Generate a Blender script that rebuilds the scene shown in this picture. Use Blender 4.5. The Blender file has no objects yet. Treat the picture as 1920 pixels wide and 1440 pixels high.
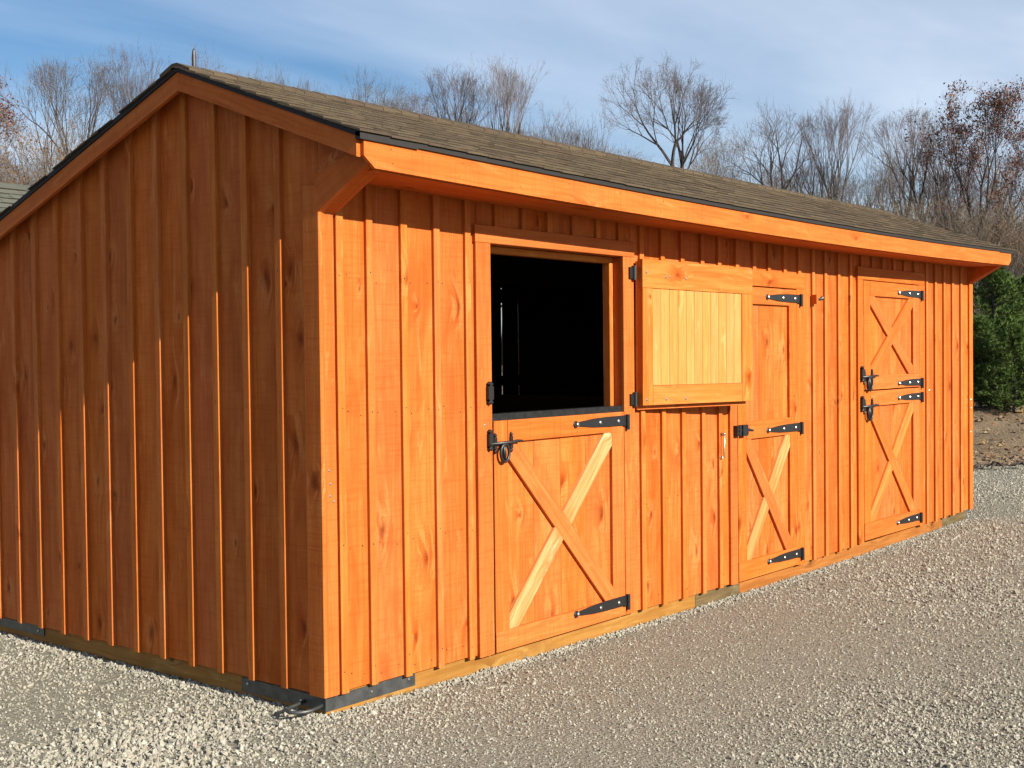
import bpy, math, random
import numpy as np
from mathutils import Vector, Matrix

random.seed(11)
rng = np.random.default_rng(11)
scene = bpy.context.scene
col = scene.collection

# ------------------------------------------------------------------ camera
CAM = Vector((-3.7514, -4.1878, 1.6256))
YAW, PITCH, ROLL, FPX = 0.88327, 0.02255, -0.01076, 2326.3
d = Vector((math.sin(YAW)*math.cos(PITCH), math.cos(YAW)*math.cos(PITCH), -math.sin(PITCH)))
r0 = d.cross(Vector((0, 0, 1))).normalized()
u0 = r0.cross(d)
cr = math.cos(ROLL)*r0 + math.sin(ROLL)*u0
cu = -math.sin(ROLL)*r0 + math.cos(ROLL)*u0
cam_data = bpy.data.cameras.new('camera')
cam = bpy.data.objects.new('camera', cam_data)
col.objects.link(cam)
cam.matrix_world = Matrix(((cr.x, cu.x, -d.x, CAM.x), (cr.y, cu.y, -d.y, CAM.y), (cr.z, cu.z, -d.z, CAM.z), (0, 0, 0, 1)))
cam_data.sensor_width = 36.0
cam_data.lens = FPX*36.0/1920.0
cam_data.clip_start = 0.05
cam_data.clip_end = 2000.0
scene.camera = cam

# ------------------------------------------------------------------ sky and sun
SUN_EL = math.radians(26.2)
SUN_TO = Vector((-0.028, -1.0, 0)).normalized()          # horizontal direction towards the sun
sun_vec = Vector((SUN_TO.x*math.cos(SUN_EL), SUN_TO.y*math.cos(SUN_EL), math.sin(SUN_EL)))
world = bpy.data.worlds.new('World')
scene.world = world
world.use_nodes = True
nt = world.node_tree
nt.nodes.clear()
N = nt.nodes.new
out = N('ShaderNodeOutputWorld')
bg = N('ShaderNodeBackground')
bg.inputs['Strength'].default_value = 0.050
sky = N('ShaderNodeTexSky')
sky.sky_type = 'NISHITA'
sky.sun_disc = False
sky.sun_elevation = SUN_EL
sky.sun_rotation = math.atan2(SUN_TO.x, SUN_TO.y)
sky.altitude = 300
sky.air_density = 1.0
sky.dust_density = 0.15
sky.ozone_density = 3.0
tc = N('ShaderNodeTexCoord')
sep = N('ShaderNodeSeparateXYZ')
nt.links.new(tc.outputs['Generated'], sep.inputs[0])
mx = N('ShaderNodeMath'); mx.operation = 'MAXIMUM'; mx.inputs[1].default_value = 0.04
nt.links.new(sep.outputs['Z'], mx.inputs[0])
dv = N('ShaderNodeVectorMath'); dv.operation = 'DIVIDE'
cb = N('ShaderNodeCombineXYZ')
for i in range(3):
    nt.links.new(mx.outputs[0], cb.inputs[i])
nt.links.new(tc.outputs['Generated'], dv.inputs[0])
nt.links.new(cb.outputs[0], dv.inputs[1])
mp = N('ShaderNodeMapping')
mp.inputs['Rotation'].default_value = (0, 0, 0.40)
mp.inputs['Location'].default_value = (4.580, 16.819, 0)
mp.inputs['Scale'].default_value = (0.20, 0.50, 1.0)
nt.links.new(dv.outputs[0], mp.inputs[0])
nz = N('ShaderNodeTexNoise')
nz.inputs['Scale'].default_value = 1.0
nz.inputs['Detail'].default_value = 7.0
nz.inputs['Roughness'].default_value = 0.52
nz.inputs['Distortion'].default_value = 0.35
nt.links.new(mp.outputs[0], nz.inputs['Vector'])
mp2 = N('ShaderNodeMapping')
mp2.inputs['Location'].default_value = (7.933, -0.110, 0)
mp2.inputs['Scale'].default_value = (0.09, 0.09, 1.0)
nt.links.new(dv.outputs[0], mp2.inputs[0])
nz2 = N('ShaderNodeTexNoise')
nz2.inputs['Scale'].default_value = 1.0
nz2.inputs['Detail'].default_value = 3.0
nt.links.new(mp2.outputs[0], nz2.inputs['Vector'])
ml = N('ShaderNodeMath'); ml.operation = 'MULTIPLY_ADD'; ml.inputs[1].default_value = 0.55
nt.links.new(nz2.outputs['Fac'], ml.inputs[0])
nt.links.new(nz.outputs['Fac'], ml.inputs[2])
cmask = N('ShaderNodeMapRange')
cmask.inputs['From Min'].default_value = 0.60
cmask.inputs['From Max'].default_value = 1.22
cmask.inputs['To Min'].default_value = 0.08
cmask.inputs['To Max'].default_value = 0.9
nt.links.new(ml.outputs[0], cmask.inputs['Value'])
cmix = N('ShaderNodeMix'); cmix.data_type = 'RGBA'
cmix.inputs['B'].default_value = (10.2, 11.0, 12.3, 1)
nt.links.new(cmask.outputs[0], cmix.inputs['Factor'])
hs = N('ShaderNodeHueSaturation')
hs.inputs['Saturation'].default_value = 1.30
nt.links.new(sky.outputs[0], hs.inputs['Color'])
nt.links.new(hs.outputs[0], cmix.inputs['A'])
nt.links.new(cmix.outputs['Result'], bg.inputs['Color'])
nt.links.new(bg.outputs[0], out.inputs['Surface'])

sun_data = bpy.data.lights.new('sun', 'SUN')
sun_data.energy = 4.9
sun_data.angle = math.radians(0.53)
sun_data.color = (1.0, 0.915, 0.78)
sun = bpy.data.objects.new('sun', sun_data)
col.objects.link(sun)
sun.rotation_euler = sun_vec.to_track_quat('Z', 'Y').to_euler()
sun.location = (0, -20, 20)

scene.view_settings.view_transform = 'Standard'
scene.view_settings.look = 'None'
scene.view_settings.gamma = 1.0
scene.view_settings.use_curve_mapping = False
scene.view_settings.exposure = 1.04
scene.render.engine = 'CYCLES'
scene.cycles.max_bounces = 6
scene.cycles.diffuse_bounces = 3
scene.cycles.glossy_bounces = 2
scene.cycles.use_adaptive_sampling = True
scene.cycles.adaptive_threshold = 0.025

# ------------------------------------------------------------------ helpers
LEN = 8.35
DEP = 3.03


def S(x):
    """the long front sags a few centimetres in the middle"""
    t = (min(max(x, 0.0), LEN)-4.175)/4.175
    return -0.040*(1-t*t)


def link(o, parent=None):
    col.objects.link(o)
    if parent is not None:
        o.parent = parent
    return o


def mesh_obj(name, verts, faces, mat, parent=None, matrix=None, smooth=False):
    me = bpy.data.meshes.new(name)
    me.from_pydata([tuple(v) for v in verts], [], faces)
    if mat is not None:
        for m in (mat if isinstance(mat, (list, tuple)) else [mat]):
            me.materials.append(m)
    if smooth:
        me.polygons.foreach_set('use_smooth', [True]*len(me.polygons))
    me.update()
    o = bpy.data.objects.new(name, me)
    if matrix is not None:
        o.matrix_world = matrix
    return link(o, parent)


def empty(name, loc=(0, 0, 0), parent=None):
    o = bpy.data.objects.new(name, None)
    o.empty_display_size = 0.2
    o.location = loc
    return link(o, parent)


def tag(o, label=None, cat=None, group=None, kind=None):
    if label: o['label'] = label
    if cat: o['category'] = cat
    if group: o['group'] = group
    if kind: o['kind'] = kind
    return o


def frame(p, u, v):
    u = Vector(u).normalized(); v = Vector(v).normalized(); n = u.cross(v)
    return Matrix(((u.x, v.x, n.x, p[0]), (u.y, v.y, n.y, p[1]), (u.z, v.z, n.z, p[2]), (0, 0, 0, 1)))


def plank(name, parent, mat, p, u, v, L, W, T, c=0.003, k0=0.0, k1=0.0, sag=None, seg=1):
    """a sawn board: length L along u (local x), width W along v, thickness T along u x v; front edges eased"""
    sec = [(0, 0), (W, 0), (W, T-c), (W-c, T), (c, T), (0, T-c)]
    vs, fs = [], []
    for i in range(seg+1):
        t = i/seg
        for (y, z) in sec:
            x = (k0*y)*(1-t) + (L+k1*y)*t
            yy = y
            if sag is not None:
                yy = y + S(sag+x)-S(sag)
            vs.append((x, yy, z))
    n = len(sec)
    for i in range(seg):
        a, b = i*n, (i+1)*n
        for j in range(n):
            k = (j+1) % n
            fs.append((a+j, a+k, b+k, b+j)[::-1])
    fs.append(tuple(range(n)))
    fs.append(tuple(seg*n+j for j in range(n))[::-1])
    # make sure the faces look outwards
    fs = [tuple(reversed(f)) for f in fs]
    return mesh_obj(name, vs, fs, mat, parent, frame(p, u, v))


X, Y, Z = Vector((1, 0, 0)), Vector((0, 1, 0)), Vector((0, 0, 1))


def vfront(name, parent, mat, x0, x1, z0, z1, yb, T, c=0.003, dz=None):
    s = S((x0+x1)/2) if dz is None else dz
    return plank(name, parent, mat, (x1, yb, z0+s), Z, -X, z1-z0, x1-x0, T, c)


def hfront(name, parent, mat, x0, x1, z0, z1, yb, T, c=0.003, dz=None):
    s = S((x0+x1)/2) if dz is None else dz
    return plank(name, parent, mat, (x0, yb, z0+s), X, Z, x1-x0, z1-z0, T, c)


def prism(name, parent, mat, poly, ang, yb, T, M=None, c=0.0025):
    """a polygon drawn on the wall plane (x, z), grain at angle ang, extruded T towards the viewer side (-Y)"""
    px = sum(p[0] for p in poly)/len(poly); pz = sum(p[1] for p in poly)/len(poly)
    ca, sa = math.cos(ang), math.sin(ang)
    loc = [((x-px)*ca+(z-pz)*sa, -(x-px)*sa+(z-pz)*ca) for x, z in poly]
    ar = sum(loc[i][0]*loc[(i+1) % len(loc)][1]-loc[(i+1) % len(loc)][0]*loc[i][1] for i in range(len(loc)))
    if ar < 0: loc.reverse()
    n = len(loc)
    def inset(k):
        res = []
        for i in range(n):
            a = Vector(loc[i-1]); b = Vector(loc[i]); cc = Vector(loc[(i+1) % n])
            e1 = (b-a).normalized(); e2 = (cc-b).normalized()
            n1 = Vector((-e1.y, e1.x)); n2 = Vector((-e2.y, e2.x))
            m = n1+n2
            m = m/max(m.length_squared/2, 0.35)
            res.append((b.x+m.x*k, b.y+m.y*k))
        return res
    ins = inset(c)
    vs = [(x, y, 0) for x, y in loc]+[(x, y, T-c) for x, y in loc]+[(x, y, T) for x, y in ins]
    fs = [tuple(range(n))[::-1], tuple(range(2*n, 3*n))]
    for i in range(n):
        j = (i+1) % n
        fs.append((i, j, n+j, n+i))
        fs.append((n+i, n+j, 2*n+j, 2*n+i))
    mat4 = frame((px, yb, pz), (ca, 0, sa), (-sa, 0, ca))
    if M is not None: mat4 = M @ mat4
    return mesh_obj(name, vs, fs, mat, parent, mat4)


def clip(poly, x0, x1, z0, z1):
    def cut(pl, f):
        res = []
        for i in range(len(pl)):
            a, b = pl[i-1], pl[i]
            fa, fb = f(a), f(b)
            if fa >= 0 and fb >= 0: res.append(b)
            elif fa >= 0 > fb or fb >= 0 > fa:
                t = fa/(fa-fb); m = (a[0]+(b[0]-a[0])*t, a[1]+(b[1]-a[1])*t)
                res.append(m)
                if fb >= 0: res.append(b)
        return res
    for f in (lambda p: p[0]-x0, lambda p: x1-p[0], lambda p: p[1]-z0, lambda p: z1-p[1]):
        poly = cut(poly, f)
    return poly


def brace_poly(x0, x1, z0, z1, w, up):
    a = (x0, z0) if up else (x0, z1); b = (x1, z1) if up else (x1, z0)
    L = math.hypot(b[0]-a[0], b[1]-a[1]); ux, uz = (b[0]-a[0])/L, (b[1]-a[1])/L
    nx, nz_ = -uz*w/2, ux*w/2; e = 0.4
    st = [(a[0]-ux*e-nx, a[1]-uz*e-nz_), (b[0]+ux*e-nx, b[1]+uz*e-nz_), (b[0]+ux*e+nx, b[1]+uz*e+nz_), (a[0]-ux*e+nx, a[1]-uz*e+nz_)]
    return clip(st, x0, x1, z0, z1), math.atan2(uz, ux)


def tube(vs, fs, pts, rads, n=6, cap=True):
    base = len(vs)
    m = len(pts)
    P = [Vector(p) for p in pts]
    prev = None
    for i in range(m):
        t = (P[min(i+1, m-1)]-P[max(i-1, 0)]).normalized()
        if prev is None:
            a = Vector((0, 0, 1)) if abs(t.z) < 0.9 else Vector((1, 0, 0))
            e1 = t.cross(a).normalized()
        else:
            e1 = (prev-t*prev.dot(t)).normalized()
        prev = e1
        e2 = t.cross(e1)
        for k in range(n):
            q = 2*math.pi*k/n
            vs.append(P[i]+(e1*math.cos(q)+e2*math.sin(q))*rads[i])
    for i in range(m-1):
        for k in range(n):
            k2 = (k+1) % n
            a = base+i*n; b = a+n
            fs.append((a+k, a+k2, b+k2, b+k))
    if cap:
        fs.append(tuple(base+k for k in range(n))[::-1])
        fs.append(tuple(base+(m-1)*n+k for k in range(n)))


def box(vs, fs, a, b, fn=None):
    base = len(vs)
    for x in (a[0], b[0]):
        for y in (a[1], b[1]):
            for z in (a[2], b[2]):
                vs.append(fn((x, y, z)) if fn else (x, y, z))
    for f in ((0, 1, 3, 2), (4, 6, 7, 5), (0, 4, 5, 1), (2, 3, 7, 6), (0, 2, 6, 4), (1, 5, 7, 3)):
        fs.append(tuple(base+i for i in f))


# ------------------------------------------------------------------ materials
class NB:
    def __init__(s, name):
        s.m = bpy.data.materials.new(name); s.m.use_nodes = True
        s.t = s.m.node_tree; s.t.nodes.clear()
        s.out = s.t.nodes.new('ShaderNodeOutputMaterial')
        s.b = s.t.nodes.new('ShaderNodeBsdfPrincipled')
        s.t.links.new(s.b.outputs[0], s.out.inputs[0])
    def n(s, typ, **kw):
        x = s.t.nodes.new(typ)
        for k, v in kw.items():
            if k in x.bl_rna.properties.keys(): setattr(x, k, v)
        return x
    def l(s, a, b): s.t.links.new(a, b)
    def math(s, op, a, b=None, c=None):
        x = s.n('ShaderNodeMath'); x.operation = op
        for i, v in enumerate((a, b, c)):
            if v is None: continue
            if isinstance(v, (int, float)): x.inputs[i].default_value = v
            else: s.l(v, x.inputs[i])
        return x.outputs[0]
    def mapr(s, v, a, b, c=0.0, d_=1.0):
        x = s.n('ShaderNodeMapRange'); s.l(v, x.inputs[0])
        for i, q in enumerate((a, b, c, d_)): x.inputs[i+1].default_value = q
        return x.outputs[0]
    def mix(s, f, a, b, mode='MIX'):
        x = s.n('ShaderNodeMix'); x.data_type = 'RGBA'; x.blend_type = mode
        for q, v in (('Factor', f), ('A', a), ('B', b)):
            i = x.inputs[q] if q == 'Factor' else [p for p in x.inputs if p.name == q and p.type == 'RGBA'][0]
            if isinstance(v, (int, float)): i.default_value = v
            elif isinstance(v, tuple): i.default_value = (*v[:3], 1)
            else: s.l(v, i)
        return [p for p in x.outputs if p.type == 'RGBA'][0]
    def mapping(s, v, scale, loc=(0, 0, 0)):
        x = s.n('ShaderNodeMapping'); s.l(v, x.inputs[0])
        x.inputs['Scale'].default_value = scale; x.inputs['Location'].default_value = loc
        return x.outputs[0]
    def noise(s, v, scale=1, detail=4, rough=0.55, dist=0):
        x = s.n('ShaderNodeTexNoise'); s.l(v, x.inputs['Vector'])
        x.inputs['Scale'].default_value = scale; x.inputs['Detail'].default_value = detail
        x.inputs['Roughness'].default_value = rough; x.inputs['Distortion'].default_value = dist
        return x.outputs['Fac']
    def bump(s, h, strength, dist=0.01):
        x = s.n('ShaderNodeBump'); s.l(h, x.inputs['Height'])
        x.inputs['Strength'].default_value = strength; x.inputs['Distance'].default_value = dist
        s.l(x.outputs[0], s.b.inputs['Normal'])


def wood(name, light, mid, dark, knots=1.0, rough=0.62, saw=1.0, blotch=0.5, vary=0.16):
    q = NB(name)
    tcn = q.n('ShaderNodeTexCoord'); oi = q.n('ShaderNodeObjectInfo')
    wn = q.n('ShaderNodeTexWhiteNoise'); wn.noise_dimensions = '1D'
    q.l(oi.outputs['Random'], wn.inputs['W'])
    off = q.n('ShaderNodeVectorMath'); off.operation = 'MULTIPLY_ADD'
    q.l(wn.outputs['Color'], off.inputs[0]); off.inputs[1].default_value = (37, 23, 11)
    q.l(tcn.outputs['Object'], off.inputs[2])
    co = off.outputs[0]
    # knots: sparse cells on the broad face
    wv = q.n('ShaderNodeTexNoise'); q.l(co, wv.inputs['Vector']); wv.inputs['Scale'].default_value = 9; wv.inputs['Detail'].default_value = 2
    ad = q.n('ShaderNodeVectorMath'); ad.operation = 'MULTIPLY_ADD'
    q.l(wv.outputs['Color'], ad.inputs[0]); ad.inputs[1].default_value = (0.10, 0.05, 0.0); q.l(co, ad.inputs[2])
    kv = q.mapping(ad.outputs[0], (2.4, 4.6, 0.0))
    vo = q.n('ShaderNodeTexVoronoi'); vo.voronoi_dimensions = '2D'; q.l(kv, vo.inputs['Vector']); vo.inputs['Scale'].default_value = 1.0
    vs_ = q.n('ShaderNodeSeparateColor'); q.l(vo.outputs['Color'], vs_.inputs[0])
    on = q.math('GREATER_THAN', vs_.outputs[0], 1-0.42*knots)
    size = q.math('MULTIPLY_ADD', vs_.outputs[1], 0.11, 0.05)
    core = q.math('SUBTRACT', 1.0, q.math('SMOOTH_MIN', q.math('DIVIDE', vo.outputs['Distance'], size), 1.0, 0.25))
    halo = q.math('SUBTRACT', 1.0, q.math('SMOOTH_MIN', q.math('DIVIDE', vo.outputs['Distance'], q.math('MULTIPLY', size, 3.2)), 1.0, 0.3))
    core = q.math('MULTIPLY', core, on); halo = q.math('MULTIPLY', halo, on)
    ring = q.math('MULTIPLY', q.mapr(q.math('SINE', q.math('MULTIPLY', vo.outputs['Distance'], 150.0)), 0.0, 1.0), halo)
    # grain bends round the knots
    gsh = q.n('ShaderNodeCombineXYZ')
    q.l(q.math('MULTIPLY', halo, 0.05), gsh.inputs[1])
    ga = q.n('ShaderNodeVectorMath'); ga.operation = 'ADD'; q.l(co, ga.inputs[0]); q.l(gsh.outputs[0], ga.inputs[1])
    g1 = q.noise(q.mapping(ga.outputs[0], (1.6, 34, 34)), 1, 3, 0.6, 0.8)
    g2 = q.noise(q.mapping(ga.outputs[0], (4.0, 130, 130)), 1, 2, 0.6)
    bl = q.noise(q.mapping(co, (1.3, 4.5, 4.5)), 1, 3, 0.6, 1.2)
    bl2 = q.noise(q.mapping(co, (5, 9, 9)), 1, 3, 0.65, 0.5)
    sw = q.noise(q.mapping(co, (85, 4, 4)), 1, 2, 0.5)
    c1 = q.mix(q.mapr(g1, 0.38, 0.62, -0.25, 1.3), light, mid)
    c2 = q.mix(q.mapr(bl, 0.42, 0.72, 0.0, blotch), c1, dark)
    c2b = q.mix(q.mapr(bl2, 0.52, 0.75, 0.0, 0.4), c2, light)
    st = q.noise(q.mapping(ga.outputs[0], (2.6, 15, 15), (5, 2, 0)), 1, 3, 0.55, 1.5)
    pale = tuple(min(v*k, 0.9) for v, k in zip(light, (1.12, 1.45, 1.9)))
    hl = q.math('MULTIPLY', halo, q.mapr(st, 0.46, 0.54))
    c2b = q.mix(q.mapr(st, 0.60, 0.72, 0.0, 0.55), c2b, pale)
    c2b = q.mix(q.math('MULTIPLY', hl, 0.8), c2b, pale)
    c3 = q.mix(q.math('MULTIPLY', q.math('SUBTRACT', halo, hl), 0.85), c2b, dark)
    kd = tuple(v*0.30 for v in dark)
    c4 = q.mix(q.math('MULTIPLY', core, 0.95), c3, kd)
    c4 = q.mix(q.math('MULTIPLY', ring, 0.45), c4, dark)
    c5 = q.mix(q.mapr(g2, 0.3, 0.7, 0.0, 0.22), c4, dark)
    c6 = q.mix(q.mapr(sw, 0.50, 0.68, 0.0, 0.25*saw), c5, dark)
    hv = q.n('ShaderNodeHueSaturation'); q.l(c6, hv.inputs['Color'])
    ws = q.n('ShaderNodeSeparateColor'); q.l(wn.outputs['Color'], ws.inputs[0])
    q.l(q.mapr(ws.outputs[0], 0, 1, 1-vary, 1+vary*0.7), hv.inputs['Value'])
    q.l(q.mapr(ws.outputs[1], 0, 1, 0.4985, 0.5015), hv.inputs['Hue'])
    q.l(q.mapr(ws.outputs[2], 0, 1, 0.985, 1.015), hv.inputs['Saturation'])
    q.l(hv.outputs[0], q.b.inputs['Base Color'])
    q.b.inputs['Roughness'].default_value = rough
    q.b.inputs['Specular IOR Level'].default_value = 0.07
    h = q.math('ADD', q.math('MULTIPLY', g1, 0.5), q.math('MULTIPLY', sw, 0.5*saw))
    h = q.math('ADD', h, q.math('MULTIPLY', g2, 0.3))
    q.bump(h, 0.35, 0.004)
    return q.m


M_SID = wood('stained_siding', (0.5147, 0.1466, 0.0332), (0.4614, 0.1135, 0.0217), (0.3106, 0.0553, 0.0082), knots=1.25, blotch=0.68, vary=0.15)
M_BATT = wood('stained_batten', (0.5147, 0.1613, 0.0370), (0.4614, 0.1249, 0.0242), (0.3106, 0.0608, 0.0092), knots=0.5, saw=0.5, blotch=0.4, vary=0.07)
M_TRIM = wood('stained_trim', (0.5058, 0.1385, 0.0296), (0.4526, 0.1090, 0.0200), (0.3106, 0.0572, 0.0092), knots=0.6, blotch=0.35, vary=0.08)
M_PALE = wood('glare_pale_brace', (0.5484, 0.2884, 0.1219), (0.4798, 0.1854, 0.0565), (0.3856, 0.1030, 0.0195), knots=0.7, saw=0.3, blotch=0.6, vary=0.03)  # sun glare on the sanded brace, put into a paler wood colour
M_GOLD = wood('golden_inner_plank', (0.5312, 0.2430, 0.0761), (0.4969, 0.2060, 0.0565), (0.4113, 0.1359, 0.0273), knots=0.3, saw=0.1, blotch=0.4, vary=0.02)
M_GOLDF = wood('golden_door_frame', (0.5147, 0.1841, 0.0430), (0.4703, 0.1408, 0.0272), (0.3638, 0.0720, 0.0112), knots=0.8, saw=0.2, blotch=0.6, vary=0.06)
M_SKID = wood('treated_skid', (0.3120, 0.1540, 0.0395), (0.2496, 0.1155, 0.0258), (0.1404, 0.0577, 0.0122), knots=0.8, saw=0.4)
M_SKIDO = wood('stained_skid', (0.3276, 0.1270, 0.0304), (0.2730, 0.0963, 0.0198), (0.1560, 0.0462, 0.0084), knots=0.6, saw=0.4)
M_SKIDG = wood('weathered_skid', (0.1326, 0.0963, 0.0471), (0.1014, 0.0708, 0.0334), (0.0546, 0.0370, 0.0167), knots=0.3, saw=0.4)
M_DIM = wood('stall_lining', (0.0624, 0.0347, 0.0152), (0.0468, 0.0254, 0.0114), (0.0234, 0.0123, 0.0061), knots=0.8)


KE = 0.78     # surfaces sit a little darker to go with the exposure


def simple(name, c, rough=0.5, metal=0.0, var=0.25, scale=60, bump=0.2):
    c = tuple(v*KE for v in c)
    q = NB(name)
    tcn = q.n('ShaderNodeTexCoord')
    f = q.noise(tcn.outputs['Object'], scale, 5, 0.6)
    q.l(q.mix(q.mapr(f, 0.3, 0.7), tuple(v*(1-var) for v in c), tuple(min(v*(1+var), 1) for v in c)), q.b.inputs['Base Color'])
    q.b.inputs['Roughness'].default_value = rough; q.b.inputs['Metallic'].default_value = metal
    if bump: q.bump(f, bump, 0.002)
    return q.m


M_IRON = simple('black_iron', (0.012, 0.012, 0.013), 0.42, 0.0, 0.3, 90)
M_ZINC = simple('bolt_zinc', (0.62, 0.60, 0.56), 0.32, 0.9, 0.15, 200, 0)
M_PLATE = simple('weathered_steel_plate', (0.085, 0.09, 0.09), 0.45, 0.45, 0.35, 22)
M_GUARD = simple('galvanised_guard', (0.035, 0.035, 0.035), 0.4, 0.6, 0.4, 30)
M_DRIP = simple('drip_edge', (0.011, 0.009, 0.009), 0.75, 0.0, 0.3, 30)
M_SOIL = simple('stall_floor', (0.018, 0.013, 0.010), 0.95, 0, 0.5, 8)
M_DECK = simple('roof_deck', (0.22, 0.11, 0.04), 0.8, 0, 0.4, 12)


def shingle_mat(name, cols, amt=1.0):
    cols = [tuple(v*KE for v in c) for c in cols]
    q = NB(name)
    oi = q.n('ShaderNodeObjectInfo'); ge = q.n('ShaderNodeNewGeometry'); tcn = q.n('ShaderNodeTexCoord')
    w = q.n('ShaderNodeTexWhiteNoise'); w.noise_dimensions = '2D'
    cb_ = q.n('ShaderNodeCombineXYZ'); q.l(oi.outputs['Random'], cb_.inputs[0]); q.l(ge.outputs['Random Per Island'], cb_.inputs[1])
    q.l(cb_.outputs[0], w.inputs['Vector'])
    rp = q.n('ShaderNodeValToRGB'); q.l(w.outputs['Value'], rp.inputs[0])
    e = rp.color_ramp.elements
    while len(e) > 1: e.remove(e[-1])
    e[0].position = 0; e[0].color = (*cols[0], 1)
    for i, c in enumerate(cols[1:], 1):
        k = e.new(i/(len(cols)-1)); k.color = (*c, 1)
    gpos = ge.outputs['Position']
    f = q.noise(gpos, 260, 3, 0.7); f2 = q.noise(gpos, 18, 4, 0.6)
    c = q.mix(q.mapr(f, 0.35, 0.65, 0, 0.65), rp.outputs[0], tuple(v*0.4 for v in cols[0]))
    c = q.mix(q.mapr(f2, 0.4, 0.7, 0, 0.35), c, cols[-1])
    q.l(c, q.b.inputs['Base Color']); q.b.inputs['Roughness'].default_value = 0.95
    q.b.inputs['Specular IOR Level'].default_value = 0.1
    q.bump(f, 0.6, 0.004)
    return q.m


M_SHIN = shingle_mat('brown_shingles', [(0.075, 0.058, 0.040), (0.145, 0.113, 0.075), (0.105, 0.080, 0.056), (0.18, 0.140, 0.088), (0.12, 0.088, 0.060), (0.16, 0.120, 0.080)])
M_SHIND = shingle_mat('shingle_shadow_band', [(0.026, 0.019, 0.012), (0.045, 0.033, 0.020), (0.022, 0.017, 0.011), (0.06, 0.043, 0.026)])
M_SHIN2 = shingle_mat('grey_green_shingles', [(0.09, 0.10, 0.085), (0.15, 0.158, 0.125), (0.12, 0.125, 0.11), (0.18, 0.185, 0.145)])

# ------------------------------------------------------------------ ground
def wn2(x, y, s=0):
    return (math.sin(x*1.3+s)+math.sin(y*1.7+1.1*s+0.6*x)+math.sin(0.7*x-1.1*y+2.2+s))/3


def gz(x, y):
    """height of the gravel yard"""
    k = math.exp(-(max(-y, 0)/4.0)**2) if y < 0 else 1.0
    fx = min(max((x+0.4)/0.4, 0), 1)
    h = S(x)*k*fx
    if x < 0: h -= 0.025*math.exp(-(x/0.6)**2)*min(max((y-0.0)/0.5, 0), 1)
    h += 0.012*wn2(x*1.1, y*1.1)*min(1, max(0, (-y-0.2)/1.2) + max(0, (-x-0.3)/1.2) + max(0, (x-8.6)/1.2))
    return h + 0.002


def gravel_mat():
    q = NB('gravel'); ge = q.n('ShaderNodeNewGeometry'); P = ge.outputs['Position']
    v1 = q.n('ShaderNodeTexVoronoi'); q.l(P, v1.inputs['Vector']); v1.inputs['Scale'].default_value = 58
    v2 = q.n('ShaderNodeTexVoronoi'); q.l(P, v2.inputs['Vector']); v2.inputs['Scale'].default_value = 150
    b1 = q.noise(P, 0.55, 4, 0.6); f = q.noise(P, 300, 3, 0.7); mid = q.noise(P, 7, 5, 0.65)
    s1 = q.n('ShaderNodeSeparateColor'); q.l(v1.outputs['Color'], s1.inputs[0])
    s2 = q.n('ShaderNodeSeparateColor'); q.l(v2.outputs['Color'], s2.inputs[0])
    a = q.mix(s1.outputs[0], (0.2079, 0.1950, 0.1541), (0.4004, 0.3783, 0.3042))
    b = q.mix(s2.outputs[0], (0.1925, 0.1794, 0.1422), (0.3850, 0.3627, 0.2923))
    c = q.mix(0.5, a, b)
    c = q.mix(q.mapr(v1.outputs['Distance'], 0.35, 0.75, 0, 0.45), c, (0.0924, 0.0858, 0.0711))
    c = q.mix(q.mapr(b1, 0.38, 0.66, 0, 0.5), c, (0.2426, 0.2340, 0.1935))
    c = q.mix(q.mapr(mid, 0.5, 0.75, 0, 0.35), c, (0.1694, 0.1599, 0.1343))
    c = q.mix(q.mapr(f, 0.3, 0.7, 0, 0.25), c, (0.1155, 0.1092, 0.0909))
    dk_ = q.n('ShaderNodeHueSaturation'); q.l(c, dk_.inputs['Color']); dk_.inputs['Value'].default_value = 0.86; dk_.inputs['Saturation'].default_value = 1.18  # shade in gaps between the stones, put into a darker bed colour
    q.l(dk_.outputs[0], q.b.inputs['Base Color']); q.b.inputs['Roughness'].default_value = 0.95
    q.b.inputs['Specular IOR Level'].default_value = 0.15
    h = q.math('ADD', q.math('MULTIPLY', v1.outputs['Distance'], -0.6), q.math('MULTIPLY', v2.outputs['Distance'], -0.3))
    q.bump(q.math('ADD', h, q.math('MULTIPLY', f, 0.2)), 0.9, 0.012)
    return q.m


def soil_mat(name, c0, c1, c2, sc=1.0):
    c0, c1, c2 = (tuple(v*KE for v in c) for c in (c0, c1, c2))
    q = NB(name); ge = q.n('ShaderNodeNewGeometry'); P = ge.outputs['Position']
    f1 = q.noise(P, 0.9*sc, 6, 0.65); f2 = q.noise(P, 6*sc, 5, 0.7); f3 = q.noise(P, 38*sc, 4, 0.7)
    c = q.mix(q.mapr(f1, 0.35, 0.65), c0, c1)
    c = q.mix(q.mapr(f2, 0.5, 0.72, 0, 0.7), c, c2)
    c = q.mix(q.mapr(f3, 0.45, 0.7, 0, 0.6), c, tuple(v*0.35 for v in c0))
    q.l(c, q.b.inputs['Base Color']); q.b.inputs['Roughness'].default_value = 1.0
    q.b.inputs['Specular IOR Level'].default_value = 0.05
    q.bump(q.math('ADD', f2, q.math('MULTIPLY', f3, 0.6)), 1.0, 0.05)
    return q.m


M_GRAV = gravel_mat()
M_LITTER = soil_mat('leaf_litter', (0.10, 0.065, 0.036), (0.15, 0.10, 0.055), (0.12, 0.11, 0.04))
M_BANK = soil_mat('bank_earth', (0.24, 0.17, 0.115), (0.32, 0.245, 0.16), (0.30, 0.245, 0.11), 1.3)

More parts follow.
